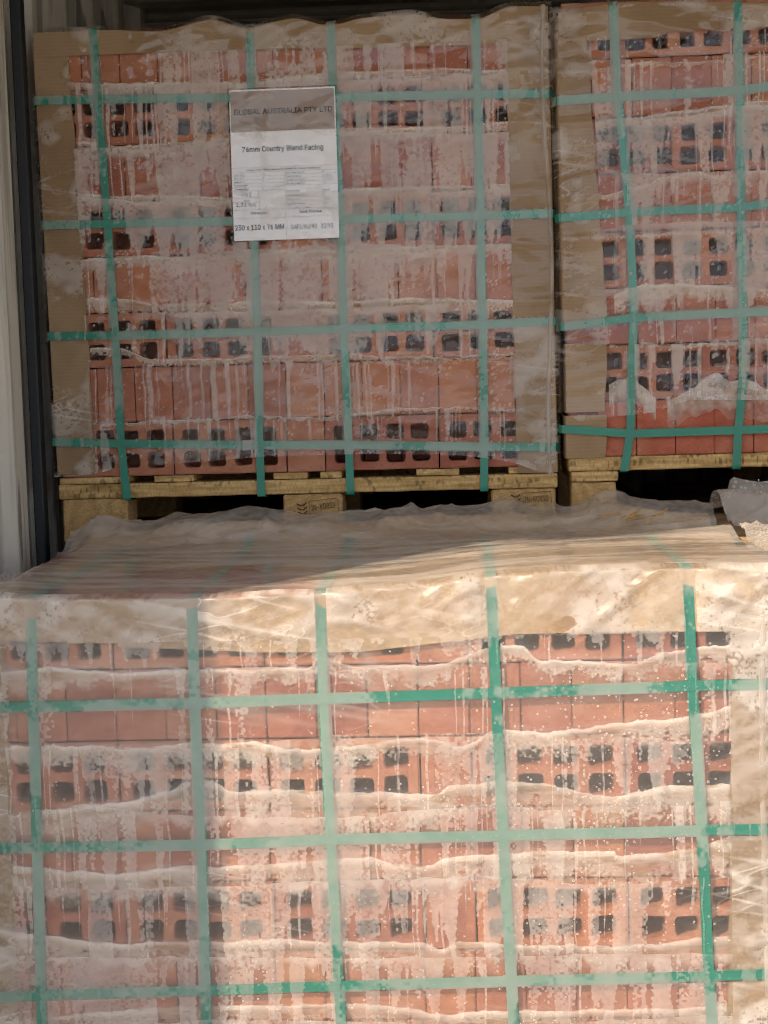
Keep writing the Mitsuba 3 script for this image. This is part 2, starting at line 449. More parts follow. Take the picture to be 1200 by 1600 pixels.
def place(shape, x, y, z, rz=0.0):
    return {**shape, 'to_world': T().translate([x, y, z]).rotate([0, 0, 1], rz)}


def put_bricks(pack, zfoot, yf, rows, x0, x1, depth, foot=None):
    """rows: bottom to top, each a list of ('h' or 'e', x); only the bricks of the front face are single parts, the rest is one core."""
    core = []
    for i, row in enumerate(rows):
        z = zfoot + i * L
        for j_, (kind, x) in enumerate(row):
            dy, rz, mat = rng.uniform(0, 0.004), rng.uniform(-0.25, 0.25), f'mat_brick_{rng.choice(4, p=[.32, .3, .28, .1])}'
            if foot and i == 0: mat = foot
            if j_ == 0 and len(row) > 1 and row[1][1] - x < (B if kind == 'h' else E_) - 0.006: dy += 0.006
            if kind == 'h':
                s = place(HOLED[rng.integers(6)], x + 0.001, yf + dy, z, rz)
            else:
                s = place(PLAIN[rng.integers(5)], x + 0.001, yf + dy, z, rz)
            add('brick', None, mat, pack, shape=s)
        y0 = yf + (0.086 if any(a == 'h' for a, _ in row) else 0.238)
        ny, nx = max(1, int(round((yf + depth - y0) / B))), max(1, int(round((x1 - x0) / E_)))
        for a in range(nx):
            for b in range(ny):
                if 0 < a < nx - 1 and 0 < b < ny - 1 and i < len(rows) - 1: continue
                xa, ya = x0 + a * (x1 - x0) / nx, y0 + b * (yf + depth - y0) / ny
                core.append(trimesh.creation.box(bounds=[[xa + .001, ya + .001, z], [xa + (x1 - x0) / nx - .001, ya + (yf + depth - y0) / ny - .001, z + 0.1092]]))
    add('brick_core', cat(core), 'mat_core', pack, stuff=True)


def row_e(x0, n):
    return [('e', x0 + i * E_ * 0.988) for i in range(n)]


# ------------------------------------------------------------------ straps, sheets, cardboard, film
def strap_mesh(path, wdir, width=0.0162, thick=0.0010, seed=0):
    """A flat band along the 3-D path; wdir: its width direction."""
    p = np.array(path, float)
    seg = np.linalg.norm(np.diff(p, axis=0), axis=1)
    s = np.concatenate([[0], np.cumsum(seg)])
    n = max(2, int(s[-1] / 0.012))
    ss = np.union1d(np.linspace(0, s[-1], n), s)
    q = np.stack([np.interp(ss, s, p[:, i]) for i in range(3)], 1)
    w = np.array(wdir, float)
    t = np.gradient(q, axis=0)
    t /= np.linalg.norm(t, axis=1, keepdims=True) + 1e-12
    nn = np.cross(t, w)
    nn /= np.linalg.norm(nn, axis=1, keepdims=True) + 1e-12
    wob = (meshkit.noise(np.stack([ss * 9, ss * 0 + seed, ss * 0], -1), seed) - .5) * 0.0016
    wv = np.cross(nn, t)
    rows = []
    for a, b in ((-1, -1), (1, -1), (1, 1), (-1, 1)):
        rows.append(q + wv * (a * width / 2 + wob[:, None]) + nn * (b * thick / 2))
    P = np.stack(rows + [rows[0]], 1)
    return grid_mesh(P)


def vstrap(pack, tab, yf, ztop, back, zlow, seed, rise=None):
    """Up the front and over the top; its foot turns back under the deck board."""
    pts = [(x, yf - 0.0085, z) for x, z in tab]
    xt, xb = tab[0][0], tab[-1][0]
    far = [(xt, yf + b_, ztop + 0.0015 + (float(rise(xt, b_)) if rise else 0)) for b_ in np.arange(back, 0.02, -0.02)]
    path = far + [(xt, yf + 0.02, ztop + 0.0015), (xt, yf - 0.004, ztop - 0.002)] + [p for p in pts if p[2] < ztop - 0.006]
    if zlow is not None:
        path += [(xb, yf - 0.007, zlow), (xb, yf + 0.004, zlow - 0.002), (xb, yf + 0.25, zlow - 0.002)]
    return add('strap', strap_mesh(path, (1, 0, 0), seed=seed), 'mat_strap', pack, smooth=30)


def hstrap(pack, tab, yf, x0, x1, seed):
    pts = [(x, yf - 0.0098, z) for x, z in tab]
    path = [(x0, yf + 0.5, tab[0][1]), (x0, yf + 0.01, tab[0][1]), (x0 + 0.006, yf - 0.0085, tab[0][1])] + pts + \
           [(x1 - 0.006, yf - 0.0085, tab[-1][1]), (x1, yf + 0.01, tab[-1][1]), (x1, yf + 0.5, tab[-1][1])]
    keep = [path[0], path[1], path[2]]
    for p in path[3:]:
        if p[0] > keep[-1][0] + 0.004 or (p[1] > yf and p[0] >= keep[-1][0] - 1e-9): keep.append(p)
    return add('strap', strap_mesh(keep, (0, 0, 1), seed=seed), 'mat_strap', pack, smooth=30)


def layer_sheet(pack, tab, yf, thick, seed, mat='mat_sheet', bulge=0.006, x0=None, x1=None, jag=0.006):
    """The edge of the plastic sheet between two layers, hanging out over the brick faces."""
    f = smooth_interp(tab)
    a, b = (tab[0][0] if x0 is None else x0), (tab[-1][0] if x1 is None else x1)
    x = np.arange(a, b, 0.0028)
    zt = f(x) + 0.007 * (meshkit.fbm(np.stack([x * 28, x * 0 + seed, x * 0], -1), 3, seed) - .5) + 0.0035 * (meshkit.fbm(np.stack([x * 120, x * 0 + seed, x * 0 + 4], -1), 2, seed) - .5)
    th = thick * (0.45 + 1.1 * meshkit.fbm(np.stack([x * 9, x * 0 + 3.3, x * 0 + seed], -1), 3, seed + 5)) + jag * (meshkit.noise(np.stack([x * 90, x * 0, x * 0 + seed], -1), seed + 8) - .5)
    th = np.maximum(th, 0.004)
    v = np.array([0, 0.06, 0.16, 0.32, 0.5, 0.7, 0.86, 1.0])
    prof = np.array([0.35, 0.95, 0.9, 0.5, 0.38, 0.3, 0.25, 0.2])
    X = np.broadcast_to(x, (8, len(x)))
    Z = zt - v[:, None] * th
    cr = 0.5 * meshkit.fbm(np.stack([X * 70, Z * 120, X * 0 + seed], -1), 3, seed + 1) + 0.7 * ridge(X * 24 + Z * 60, Z * 130 - X * 14, X * 0, seed + 2, 2)
    Y = yf - 0.0012 - bulge * 0.55 * prof[:, None] * (0.2 + 1.0 * cr)
    uv = np.stack([X, np.broadcast_to(v[:, None], X.shape)], -1).reshape(-1, 2)
    return add('layer_sheet', grid_mesh(np.stack([X, Y, Z], -1)), mat, pack, smooth=True, uv=uv)


def panel(x_in, x_out_fn, z0, z1, yf, seed, side, thick=0.0035, back=0.10):
    """One corner board: a front leaf from the pack's edge to x_in(z), and a leaf that runs back along the side."""
    z = np.linspace(z0, z1, 60)
    xi, xo = x_in(z) + 0.0012 * np.sin(z * 57 + seed), x_out_fn(z)
    n = 16
    P = []
    for kz in range(len(z)):
        r = []
        for u in np.linspace(0, 1, n):
            x = xi[kz] + (xo[kz] - xi[kz]) * u
            y = yf - 0.0045 - 0.0022 * (meshkit.fbm(np.array([x * 30, z[kz] * 14, seed]), 3, seed) - .3)
            r.append((x, y, z[kz]))
        r.append((xo[kz] + side * 0.002, yf + 0.002, z[kz]))
        r.append((xo[kz] + side * 0.002, yf + back, z[kz]))
        P.append(r)
    P = np.array(P)
    P2 = P.copy()
    P2[:, :n, 1] += thick * 0.9
    P2[:, n:, 0] -= side * thick
    loop = np.concatenate([P, P2[:, ::-1], P[:, :1]], 1)
    return grid_mesh(loop)


def wrap_mesh(x0f, x1f, zb, zt, yf, side, top, step, dfront, dtop):
    """One skin of film: front, round both sides, over the top. x0f/x1f(z): edges; zb/zt(x): hem and top; dfront(x, z), dtop(x, y): how far it stands off."""
    xm0, xm1 = float(np.min(x0f(np.linspace(0, 2.2, 20)))), float(np.max(x1f(np.linspace(0, 2.2, 20))))
    W = xm1 - xm0
    H = float(np.max(zt(np.linspace(xm0, xm1, 50))) - np.min(zb(np.linspace(xm0, xm1, 50))))
    ss = np.concatenate([np.linspace(-side, 0, max(3, int(side / 0.012)))[:-1], np.linspace(0, W, int(W / step)), W + np.linspace(0, side, max(3, int(side / 0.012)))[1:]])
    tt = np.concatenate([np.linspace(0, H, int(H / step)), H + np.linspace(0, top, int(top / step))[1:]])
    S, Tt = np.meshgrid(ss, tt)
    U = np.clip(S, 0, W) / W
    over_s, over_t = np.maximum(np.maximum(-S, S - W), 0), np.maximum(Tt - H, 0)
    xg = xm0 + U * W
    z = zb(xg) + (zt(xg) - zb(xg)) * np.clip(Tt / H, 0, 1)
    x = x0f(z) + U * (x1f(z) - x0f(z))
    y = yf + np.maximum(over_s, over_t)
    P = np.stack([x, y, z], -1)
    rad = 0.012
    wf = np.clip(1 - np.maximum(over_s, over_t) / rad, 0, 1)
    wt = np.clip(over_t / rad, 0, 1)
    wl, wr = np.clip(-S / rad, 0, 1), np.clip((S - W) / rad, 0, 1)
    df, dt = dfront(x, z), dtop(x, y)
    P[..., 1] -= df * wf
    P[..., 2] += dt * wt
    ds = 0.004 + 0.010 * n3(y * 12, z * 9, x * 0, 77)
    P[..., 0] += (wr - wl) * ds * (1 - 0.6 * wt)
    for _ in range(3):
        Q = P.copy()
        edge = (np.abs(over_t - 0.002) < 0.008) | (np.abs(S) < 0.006) | (np.abs(S - W) < 0.006)
        avg = (P[:-2, 1:-1] + P[2:, 1:-1] + P[1:-1, :-2] + P[1:-1, 2:]) / 4
        Q[1:-1, 1:-1] = np.where(edge[1:-1, 1:-1, None], avg, P[1:-1, 1:-1])
        P = Q
    return grid_mesh(P)


def strap_press(vs, hs, x, z, w=0.03):
    """0 on a strap line, 1 away from them."""
    d = np.full(np.shape(x), 1.0)
    for tab in vs:
        a = np.array(sorted((zz, xx) for xx, zz in tab))
        d = np.minimum(d, np.abs(x - np.interp(z, a[:, 0], a[:, 1])))
    for tab in hs:
        a = np.array(tab)
        d = np.minimum(d, np.abs(z - np.interp(x, a[:, 0], a[:, 1])))
    return np.clip((d - 0.006) / w, 0, 1)


def vline(tab):
    (xa, za), (xb, zb) = tab[0], tab[-1]
    return (xb, zb, (xa - xb) / (za - zb))


# ================================================================== lower front pack
LV = [[(-0.666, 1.016), (-0.670, 0.858), (-0.674, 0.657), (-0.681, 0.354), (-0.684, 0.10)], [(-0.418, 1.016), (-0.420, 0.853), (-0.418, 0.653), (-0.422, 0.353), (-0.424, 0.10)],
      [(-0.223, 1.017), (-0.224, 0.850), (-0.219, 0.631), (-0.212, 0.352), (-0.206, 0.10)], [(0.034, 1.036), (0.038, 0.865), (0.044, 0.648), (0.054, 0.350), (0.062, 0.10)],
      [(0.327, 1.049), (0.332, 0.870), (0.343, 0.654), (0.356, 0.349), (0.366, 0.10)]]
LH = [[(-0.77, 0.855), (-0.663, 0.855), (-0.425, 0.856), (-0.228, 0.860), (0.034, 0.864), (0.331, 0.870), (0.452, 0.871)],
      [(-0.77, 0.632), (-0.673, 0.634), (-0.414, 0.635), (-0.216, 0.641), (0.048, 0.644), (0.338, 0.648), (0.452, 0.649)],
      [(-0.77, 0.395), (-0.675, 0.398), (-0.423, 0.404), (-0.213, 0.409), (0.053, 0.416), (0.355, 0.421), (0.452, 0.424)]]
LS = [[(-0.74, 0.910), (-0.690, 0.912), (-0.650, 0.917), (-0.621, 0.911), (-0.542, 0.905), (-0.433, 0.905), (-0.325, 0.903), (-0.247, 0.907), (-0.227, 0.919), (-0.169, 0.908), (-0.042, 0.908), (0.006, 0.924), (0.055, 0.935), (0.079, 0.935), (0.102, 0.913), (0.179, 0.907), (0.236, 0.905), (0.331, 0.926), (0.388, 0.927)],
      [(-0.74, 0.792), (-0.706, 0.793), (-0.596, 0.791), (-0.527, 0.787), (-0.428, 0.791), (-0.329, 0.792), (-0.280, 0.779), (-0.172, 0.785), (-0.074, 0.793), (-0.045, 0.788), (-0.021, 0.779), (-0.002, 0.787), (0.042, 0.806), (0.129, 0.802), (0.216, 0.813), (0.311, 0.821), (0.388, 0.835)],
      [(-0.74, 0.688), (-0.701, 0.689), (-0.601, 0.696), (-0.460, 0.719), (-0.440, 0.732), (-0.400, 0.733), (-0.371, 0.718), (-0.282, 0.716), (-0.174, 0.712), (-0.057, 0.708), (-0.037, 0.720), (0.031, 0.725), (0.108, 0.721), (0.214, 0.702), (0.301, 0.715), (0.387, 0.717)],
      [(-0.74, 0.600), (-0.706, 0.600), (-0.536, 0.588), (-0.485, 0.598), (-0.336, 0.601), (-0.237, 0.605), (-0.158, 0.610), (-0.119, 0.597), (-0.070, 0.598), (-0.040, 0.608), (0.038, 0.612), (0.106, 0.617), (0.213, 0.615), (0.217, 0.607), (0.309, 0.614), (0.386, 0.638)],
      [(-0.74, 0.493), (-0.711, 0.495), (-0.641, 0.487), (-0.561, 0.476), (-0.500, 0.479), (-0.340, 0.480), (-0.201, 0.478), (-0.083, 0.475), (-0.054, 0.462), (-0.029, 0.474), (0.035, 0.471), (0.103, 0.468), (0.249, 0.467), (0.327, 0.476), (0.375, 0.479)],
      [(-0.74, 0.355), (-0.687, 0.359), (-0.484, 0.373), (-0.344, 0.375), (-0.224, 0.377), (-0.105, 0.371), (-0.066, 0.360), (0.052, 0.365), (0.248, 0.367), (0.374, 0.373)]]
LX0, LX1 = -0.782, 0.4615
LOWTOP = interp([(-0.9, 1.031), (-0.715, 1.031), (-0.656, 1.026), (-0.390, 1.022), (-0.224, 1.026), (-0.088, 1.033), (0.028, 1.046), (0.134, 1.052), (0.305, 1.053), (0.437, 1.051), (0.6, 1.05)])

low = thing('brick_pack', 'sunlit pack of red holed bricks in fogged plastic, nearest to the opening', 'brick pack')
ha = LX0 + 0.0025
hrow = [('h', ha), ('h', ha + B), ('h', ha + 2 * B), ('h', ha + 3 * B), ('e', ha + 4 * B - 2 * B + 2 * B), ('h', 0)]
a0 = -0.547
hrow = [('h', a0 - B), ('h', a0), ('h', a0 + B), ('e', a0 + 2 * B), ('h', a0 + 2 * B + E_), ('h', a0 + 3 * B + E_)]
rows = []
for kk in range(8):       # bottom to top; the top layer shows bed faces
    sh = [0.004, -0.003, 0.0, 0.005, -0.002, 0.003, 0.0, 0.002][kk]
    rows.append([(a, x + sh) for a, x in hrow] if kk % 2 == 1 else [(a, x + sh) for a, x in row_e(LX0 + 0.004, 16)])
put_bricks(low, ZT - 8 * L, 0.0, rows, LX0, LX1, 1.0)
for i, (tab, th) in enumerate(zip(LS, (0.032, 0.032, 0.060, 0.056, 0.036, 0.050))):
    layer_sheet(low, tab, 0.0, th, 11 + i, x0=LX0 + 0.06, x1=0.392, bulge=0.0065)
xin_l = interp([(0.0, -0.722), (0.357, -0.719), (0.957, -0.711), (1.1, -0.711)])
xin_r = interp([(0.0, 0.378), (0.351, 0.382), (0.936, 0.392), (1.1, 0.392)])
add('corner_board', panel(xin_l, lambda z: z * 0 + LX0 - 0.003, 0.13, 0.955, 0.0, 1, -1), 'mat_card', low)
add('corner_board', panel(xin_r, lambda z: z * 0 + LX1 + 0.003, 0.13, 0.955, 0.0, 2, 1), 'mat_card', low)


def lid_mesh(x0, x1, yf, depth, ztop, zlow, seed, nx=260, ny=150, rise=None):
    """A cardboard tray turned over on the top layer: its rim hangs over the front."""
    x = np.linspace(x0, x1, nx)
    rows_ = []
    for v in np.linspace(0, 1, 14):
        z = zlow(x) + (ztop(x) - zlow(x)) * v
        y = yf - 0.0040 - 0.0025 * meshkit.fbm(np.stack([x * 14, z * 26, x * 0 + seed], -1), 3, seed) * (1 - v * 0.5)
        rows_.append(np.stack([x, y, z], -1))
    for y in np.linspace(0, depth, ny):
        zz = ztop(x) + (rise(x, y + x * 0) if rise else 0) - 0.0015
        rows_.append(np.stack([x, x * 0 + yf + y + 0.002, zz], -1))
    return grid_mesh(np.array(rows_))


def low_rise(x, y):
    """How the cover of the lower pack climbs and crumples towards the back (y measured from the front edge)."""
    back = smooth(0.10, 0.72, y)
    r = 0.006 * back + (1.024 - LOWTOP(x)) * back
    roll = np.exp(-((y - 0.70 - 0.03 * np.sin(x * 7 + 1)) / 0.055) ** 2)
    hump = 0.020 + 0.030 * n3(x * 5.5, y * 0, x * 0, 31, 3) + 0.010 * ridge(x * 9, y * 30, x * 0, 36, 2) + 0.014 * np.exp(-((x + 0.13) / 0.06) ** 2) + 0.024 * np.exp(-((x - 0.30) / 0.09) ** 2)
    r = r + roll * hump
    r = r + 0.010 * np.exp(-((y - 0.42 - 0.08 * x) / 0.06) ** 2) * smooth(0.1, 0.5, x) * 2.2
    r = r + 0.004 * (n3(x * 3, y * 9 + 1.5 * np.sin(x * 4), x * 0, 32, 2) - 0.5)
    r = r - 0.02 * smooth(0.05, 0.0, x - LX0) * smooth(0, 0.3, y)
    return r


def smooth(a, b, x):
    t = np.clip((x - a) / (b - a), 0, 1)
    return t * t * (3 - 2 * t)


low_lid_edge = interp([(-0.8, 0.957), (-0.689, 0.956), (-0.540, 0.949), (-0.535, 0.944), (-0.324, 0.932), (-0.168, 0.929), (-0.013, 0.944), (0.065, 0.952), (0.256, 0.953), (0.389, 0.950), (0.5, 0.95)])
add('cardboard_lid', lid_mesh(LX0 - 0.004, LX1 + 0.004, 0.0, 1.0, lambda x: LOWTOP(x) - 0.007, low_lid_edge, 41, rise=low_rise), 'mat_lid', low, smooth=30)
for i, tab in enumerate(LV): vstrap(low, tab, 0.0, float(LOWTOP(tab[0][0])) - 0.006, 0.62, None, 60 + i, low_rise)
for i, tab in enumerate(LH): hstrap(low, tab, -0.0004, LX0 - 0.008, LX1 + 0.008, 70 + i)


def low_front(x, z):
    pr = strap_press(LV, LH, x, z)
    d = 0.0125 + 0.0015 * (n3(x * 7, z * 12, x * 0, 3) - .5)
    top = smooth(0.93, 1.0, z)
    right = smooth(0.30, 0.42, x)
    left = smooth(-0.66, -0.74, x)
    tw = x * 0.55 + z * 1.0
    d += pr * (0.0045 * top * ridge(x * 9 + z * 14, tw * 36, x * 0, 5, 3) + 0.0085 * top * smooth(-0.35, 0.0, x) * ridge(x * 20 - z * 26, x * 6 + z * 14, x * 0, 6, 2) + 0.006 * top * ridge(x * 34 - z * 60, x * 9 + z * 20, x * 0, 61, 3) + 0.0022 * top * ridge(x * 70, z * 120 + x * 40, x * 0, 62, 2))
    d += pr * 0.0070 * right * ridge(x * 5 - z * 3, z * 34 - x * 16, x * 0, 7, 2) + pr * 0.003 * left * ridge(x * 6, z * 40, x * 0, 8, 2)
    d += pr * 0.0016 * ridge(x * 2.2, z * 26 + 0.8 * np.sin(x * 7), x * 0, 9, 4)
    d += pr * 0.0022 * n3(x * 45, z * 26, x * 0, 10, 3) * 0.6
    fold = np.zeros_like(x)
    for tab in LS:
        f = smooth_interp(tab)
        fold = np.maximum(fold, np.exp(-((z - f(x) + 0.004) / 0.006) ** 2))
    return d + 0.0030 * fold * pr


def low_top(x, y):
    r = low_rise(x, y) + 0.0035
    wq = 0.8 * n3(x * 3, y * 4, x * 0, 18, 2)
    r += 0.0020 * ridge(x * 2.2 + wq, y * 13 + 5 * wq + x * 2, x * 0, 13, 5) + 0.0018 * ridge(x * 5 + 2 * wq, y * 30 + x * 9 * wq, x * 0, 14, 5) * n3(x * 4, y * 5, x * 0, 19, 2) * 2 + 0.0008 * n3(x * 24, y * 70, x * 0, 15, 3)
    crum = smooth(0.52, 0.66, y)
    r += crum * (0.012 * ridge(x * 14, y * 22, x * 0, 16, 2) + 0.006 * n3(x * 40, y * 50, x * 0, 17, 3))
    return r


def low_cards(x, z):
    return mi.Float(dr.select((x < -0.715) | (x > 0.387) | (z > 0.952), 1.0, 0.0))


def low_topfog(p):
    s = fbm(p.x * 5 + 2 * noise(p.y * 9, p.x * 3), p.y * 28)
    w = 0.12 + 0.28 * smoothstep(0.3, 0.7, s) + 0.12 * noise(p.x * 90, p.y * 200)
    w = w * (1 - 0.5 * smoothstep(0.66, 0.74, fbm(p.x * 7, p.y * 13 + 3)))
    return dr.select(p.y > 0.004, w, -1.0)


def low_drops(x, z):
    return 0.10 + 0.40 * smoothstep(0.45, 0.75, fbm(x * 6 + 4, z * 7)) - 0.25 * smoothstep(-0.2, -0.7, x)


film_mat('mat_film_low', film_fog(ZT, 1.0, [vline(t) for t in LV], LH, lambda x, z: 0.10 - 0.08 * smoothstep(-0.2, 0.4, x) + 0.35 * smoothstep(0.93, 0.97, z), low_drops, 0.10, cards=low_cards, topy=low_topfog, cfog=0.23, gain=0.78, pale=0.34, crease_glint=0.42, spk_lo=0.55, tear=(0.137, 0.966), fsc=250.0))
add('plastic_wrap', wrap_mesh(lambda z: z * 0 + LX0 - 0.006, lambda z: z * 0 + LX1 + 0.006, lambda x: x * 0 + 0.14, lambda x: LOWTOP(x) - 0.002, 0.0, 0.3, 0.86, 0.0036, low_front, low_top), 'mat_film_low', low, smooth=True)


def seam_mesh(xf, z0, z1, yf, width, seed, lean=0.5):
    """The welded edge of the wrap: a narrow wavy fin that stands off the film."""
    z = np.linspace(z0, z1, 260)
    P = []
    for u in np.linspace(0, 1, 6):
        wv = 0.003 * (meshkit.fbm(np.stack([z * 24, z * 0 + u * 2, z * 0 + seed], -1), 3, seed) - .5)
        P.append(np.stack([xf(z) + width * (u - 0.5) + wv, yf - 0.002 - lean * width * math.sin(u * math.pi) + wv * 0.8, z], -1))
    return grid_mesh(np.array(P))


def seam_fog(p, n, uv):
    return dr.clip(0.26 + 0.5 * (noise(p.x * 40, p.z * 35) - 0.4), 0.06, 0.8)


film_mat('mat_film_seam', seam_fog)
add('film_seam', seam_mesh(lambda z: 0.438 + 0.004 * np.sin(z * 6), 0.15, 1.04, -0.013, 0.010, 3, 0.25), 'mat_film_seam', low, smooth=True)

# the pack beside it, of which only the covered corner shows
nb = thing('brick_pack', 'neighbouring low brick pack under crumpled sunlit plastic at the right edge', 'brick pack')
NX0 = 0.492
put_bricks(nb, ZT - 8 * L, 0.03, [row_e(NX0 + 0.004, 12) if kk % 2 == 0 else [('h', NX0 + j * B) for j in range(4)] for kk in range(8)], NX0, 1.425, 0.97)
add('cardboard_lid', lid_mesh(NX0 - 0.004, 1.43, 0.03, 0.97, lambda x: x * 0 + 1.028, lambda x: x * 0 + 0.95, 43, 120, 90, rise=lambda x, y: 0.02 * n3(x * 6, y * 7, x * 0, 50, 3)), 'mat_lid', nb, smooth=30)
add('corner_board', panel(lambda z: z * 0 + NX0 + 0.075, lambda z: z * 0 + NX0 - 0.003, 0.13, 0.955, 0.03, 5, -1), 'mat_card', nb)


def nb_front(x, z):
    return 0.011 + 0.004 * ridge(x * 4, z * 30, x * 0, 51, 2) + 0.003 * n3(x * 30, z * 30, x * 0, 52, 3)


def nb_top(x, y):
    return 0.02 * n3(x * 6, y * 7, x * 0, 50, 3) + 0.016 * ridge(x * 9, y * 12, x * 0, 53, 2) + 0.008 * ridge(x * 26, y * 22, x * 0, 54, 2) + 0.045 * np.exp(-((y - 0.66) / 0.10) ** 2)


def nb_fog(p, n, uv):
    d1, d2, r = voronoi(p.x * 170, p.y * 170 + p.z * 170)
    return dr.clip(0.30 + 0.35 * fbm(p.x * 9, p.y * 9, p.z * 9) + 0.3 * smoothstep(0.42, 0.30, d1) * smoothstep(0.4, 0.6, fbm(p.x * 12 + 3, p.y * 12)), 0, 0.9)


film_mat('mat_film_crumpled', nb_fog)
add('plastic_wrap', wrap_mesh(lambda z: z * 0 + NX0 - 0.005, lambda z: z * 0 + 1.43, lambda x: x * 0 + 0.14, lambda x: x * 0 + 1.036, 0.03, 0.3, 0.86, 0.006, nb_front, nb_top), 'mat_film_crumpled', nb, smooth=True)

# ================================================================== upper left pack
UV_ = [[(-0.722, 2.058), (-0.718, 1.920), (-0.709, 1.679), (-0.702, 1.441), (-0.700, 1.226), (-0.694, 1.110)], [(-0.406, 2.045), (-0.409, 1.921), (-0.413, 1.624), (-0.413, 1.445), (-0.416, 1.219), (-0.416, 1.108)],
       [(-0.245, 2.045), (-0.245, 1.915), (-0.236, 1.619), (-0.237, 1.446), (-0.235, 1.214), (-0.234, 1.112)], [(0.041, 2.046), (0.042, 1.894), (0.043, 1.656), (0.042, 1.443), (0.040, 1.207), (0.038, 1.114)]]
UH = [[(-0.846, 1.915), (-0.722, 1.913), (-0.451, 1.906), (-0.233, 1.899), (0.040, 1.894), (0.183, 1.890)], [(-0.841, 1.668), (-0.707, 1.666), (-0.453, 1.663), (-0.240, 1.659), (0.041, 1.657), (0.179, 1.657)],
      [(-0.843, 1.444), (-0.704, 1.442), (-0.416, 1.441), (-0.234, 1.442), (0.043, 1.442), (0.187, 1.444)], [(-0.840, 1.230), (-0.701, 1.222), (-0.418, 1.212), (-0.235, 1.208), (0.037, 1.197), (0.183, 1.193)]]
US = [[(-0.721, 1.946), (-0.566, 1.942), (-0.450, 1.938), (-0.373, 1.942), (-0.232, 1.949), (-0.066, 1.949), (0.098, 1.942)], [(-0.766, 1.831), (-0.623, 1.822), (-0.454, 1.829), (-0.235, 1.840), (-0.018, 1.835), (0.096, 1.840)],
      [(-0.770, 1.732), (-0.666, 1.722), (-0.562, 1.719), (-0.458, 1.711), (-0.239, 1.720), (-0.021, 1.719), (0.106, 1.721)], [(-0.763, 1.598), (-0.671, 1.601), (-0.593, 1.598), (-0.541, 1.590), (-0.424, 1.599), (-0.242, 1.602), (-0.049, 1.603), (0.091, 1.602)],
      [(-0.807, 1.518), (-0.701, 1.518), (-0.610, 1.503), (-0.414, 1.503), (-0.246, 1.498), (-0.104, 1.499), (0.089, 1.488)], [(-0.758, 1.417), (-0.693, 1.415), (-0.628, 1.393), (-0.510, 1.390), (-0.418, 1.394), (-0.236, 1.391), (-0.042, 1.379), (0.048, 1.383), (0.099, 1.385)],
      [(-0.759, 1.267), (-0.686, 1.265), (-0.422, 1.271), (-0.292, 1.267), (-0.240, 1.269), (-0.161, 1.277), (-0.058, 1.280), (0.097, 1.270)]]
UX0, UX1 = -0.832, 0.1795
ul = thing('brick_pack', 'shaded brick pack with a white paper sheet on its front', 'brick pack')
a2 = -0.3626
urow = [('h', a2 - 2 * B), ('h', a2 - B), ('e', a2), ('h', a2 + E_), ('h', a2 + E_ + B)]
rows = []
for kk in range(8):
    sh = [0.0, 0.002, -0.006, 0.004, -0.003, 0.0, 0.004, -0.002][kk]
    rows.append([(a, x + sh) for a, x in urow] if kk % 2 == 0 else [(a, x + sh) for a, x in row_e(UX0 + 0.004, 13)])
put_bricks(ul, ZB, D, rows, UX0, UX1, 1.15)
for i, (tab, th) in enumerate(zip(US, (0.020, 0.022, 0.020, 0.022, 0.026, 0.014, 0.008))):
    layer_sheet(ul, tab, D, th, 111 + i, x1=0.106, bulge=0.0055)
xul = interp([(1.0, -0.758), (1.214, -0.758), (1.397, -0.760), (1.681, -0.764), (1.992, -0.775), (2.2, -0.775)])
xur = interp([(1.0, 0.105), (1.166, 0.105), (1.372, 0.104), (1.665, 0.101), (1.977, 0.099), (2.2, 0.099)])
uo_l = interp([(1.0, -0.834), (1.16, -0.836), (2.06, -0.846), (2.2, -0.846)])
uo_r = interp([(1.0, 0.186), (2.2, 0.184)])
add('corner_board', panel(xul, uo_l, 1.162, 2.03, D, 3, -1), 'mat_card', ul)
add('corner_board', panel(xur, uo_r, 1.142, 2.03, D, 4, 1), 'mat_card', ul)
ULTOP = smooth_interp([(-0.9, 2.055), (-0.857, 2.055), (-0.717, 2.055), (-0.588, 2.049), (-0.484, 2.066), (-0.408, 2.046), (-0.369, 2.055), (-0.318, 2.062), (-0.248, 2.046), (-0.178, 2.058), (-0.089, 2.061), (-0.013, 2.049), (0.041, 2.047), (0.114, 2.068), (0.183, 2.066), (0.3, 2.066)])
ul_lid = interp([(-0.9, 2.001), (-0.772, 2.001), (-0.564, 2.001), (-0.560, 1.998), (-0.230, 1.996), (-0.226, 1.994), (0.099, 1.990), (0.3, 1.99)])
add('cardboard_lid', lid_mesh(UX0 - 0.010, UX1 + 0.004, D - 0.001, 1.15, lambda x: ULTOP(x) - 0.006, ul_lid, 44, 220, 40), 'mat_card', ul, smooth=30)
for i, tab in enumerate(UV_): vstrap(ul, tab, D - 0.0012, float(ULTOP(tab[0][0])) - 0.002, 0.5, 1.1075, 80 + i)
for i, tab in enumerate(UH): hstrap(ul, tab, D - 0.0016, -0.852 + 0.004 * (i > 0), 0.192, 90 + i)
for (sx, sz, w) in ((-0.441, 1.2125, 0.022),):
    add('strap_seal', chbox(sx - w / 2, sx + w / 2, D - 0.0135, D - 0.0108, sz - 0.0105, sz + 0.0105, 0.0008), 'mat_seal', ul)
ULHEM = smooth_interp([(-0.9, 1.156), (-0.835, 1.158), (-0.782, 1.160), (-0.715, 1.172), (-0.556, 1.181), (-0.372, 1.189), (-0.268, 1.189), (-0.047, 1.183), (0.082, 1.167), (0.159, 1.142), (0.191, 1.136), (0.3, 1.13)])


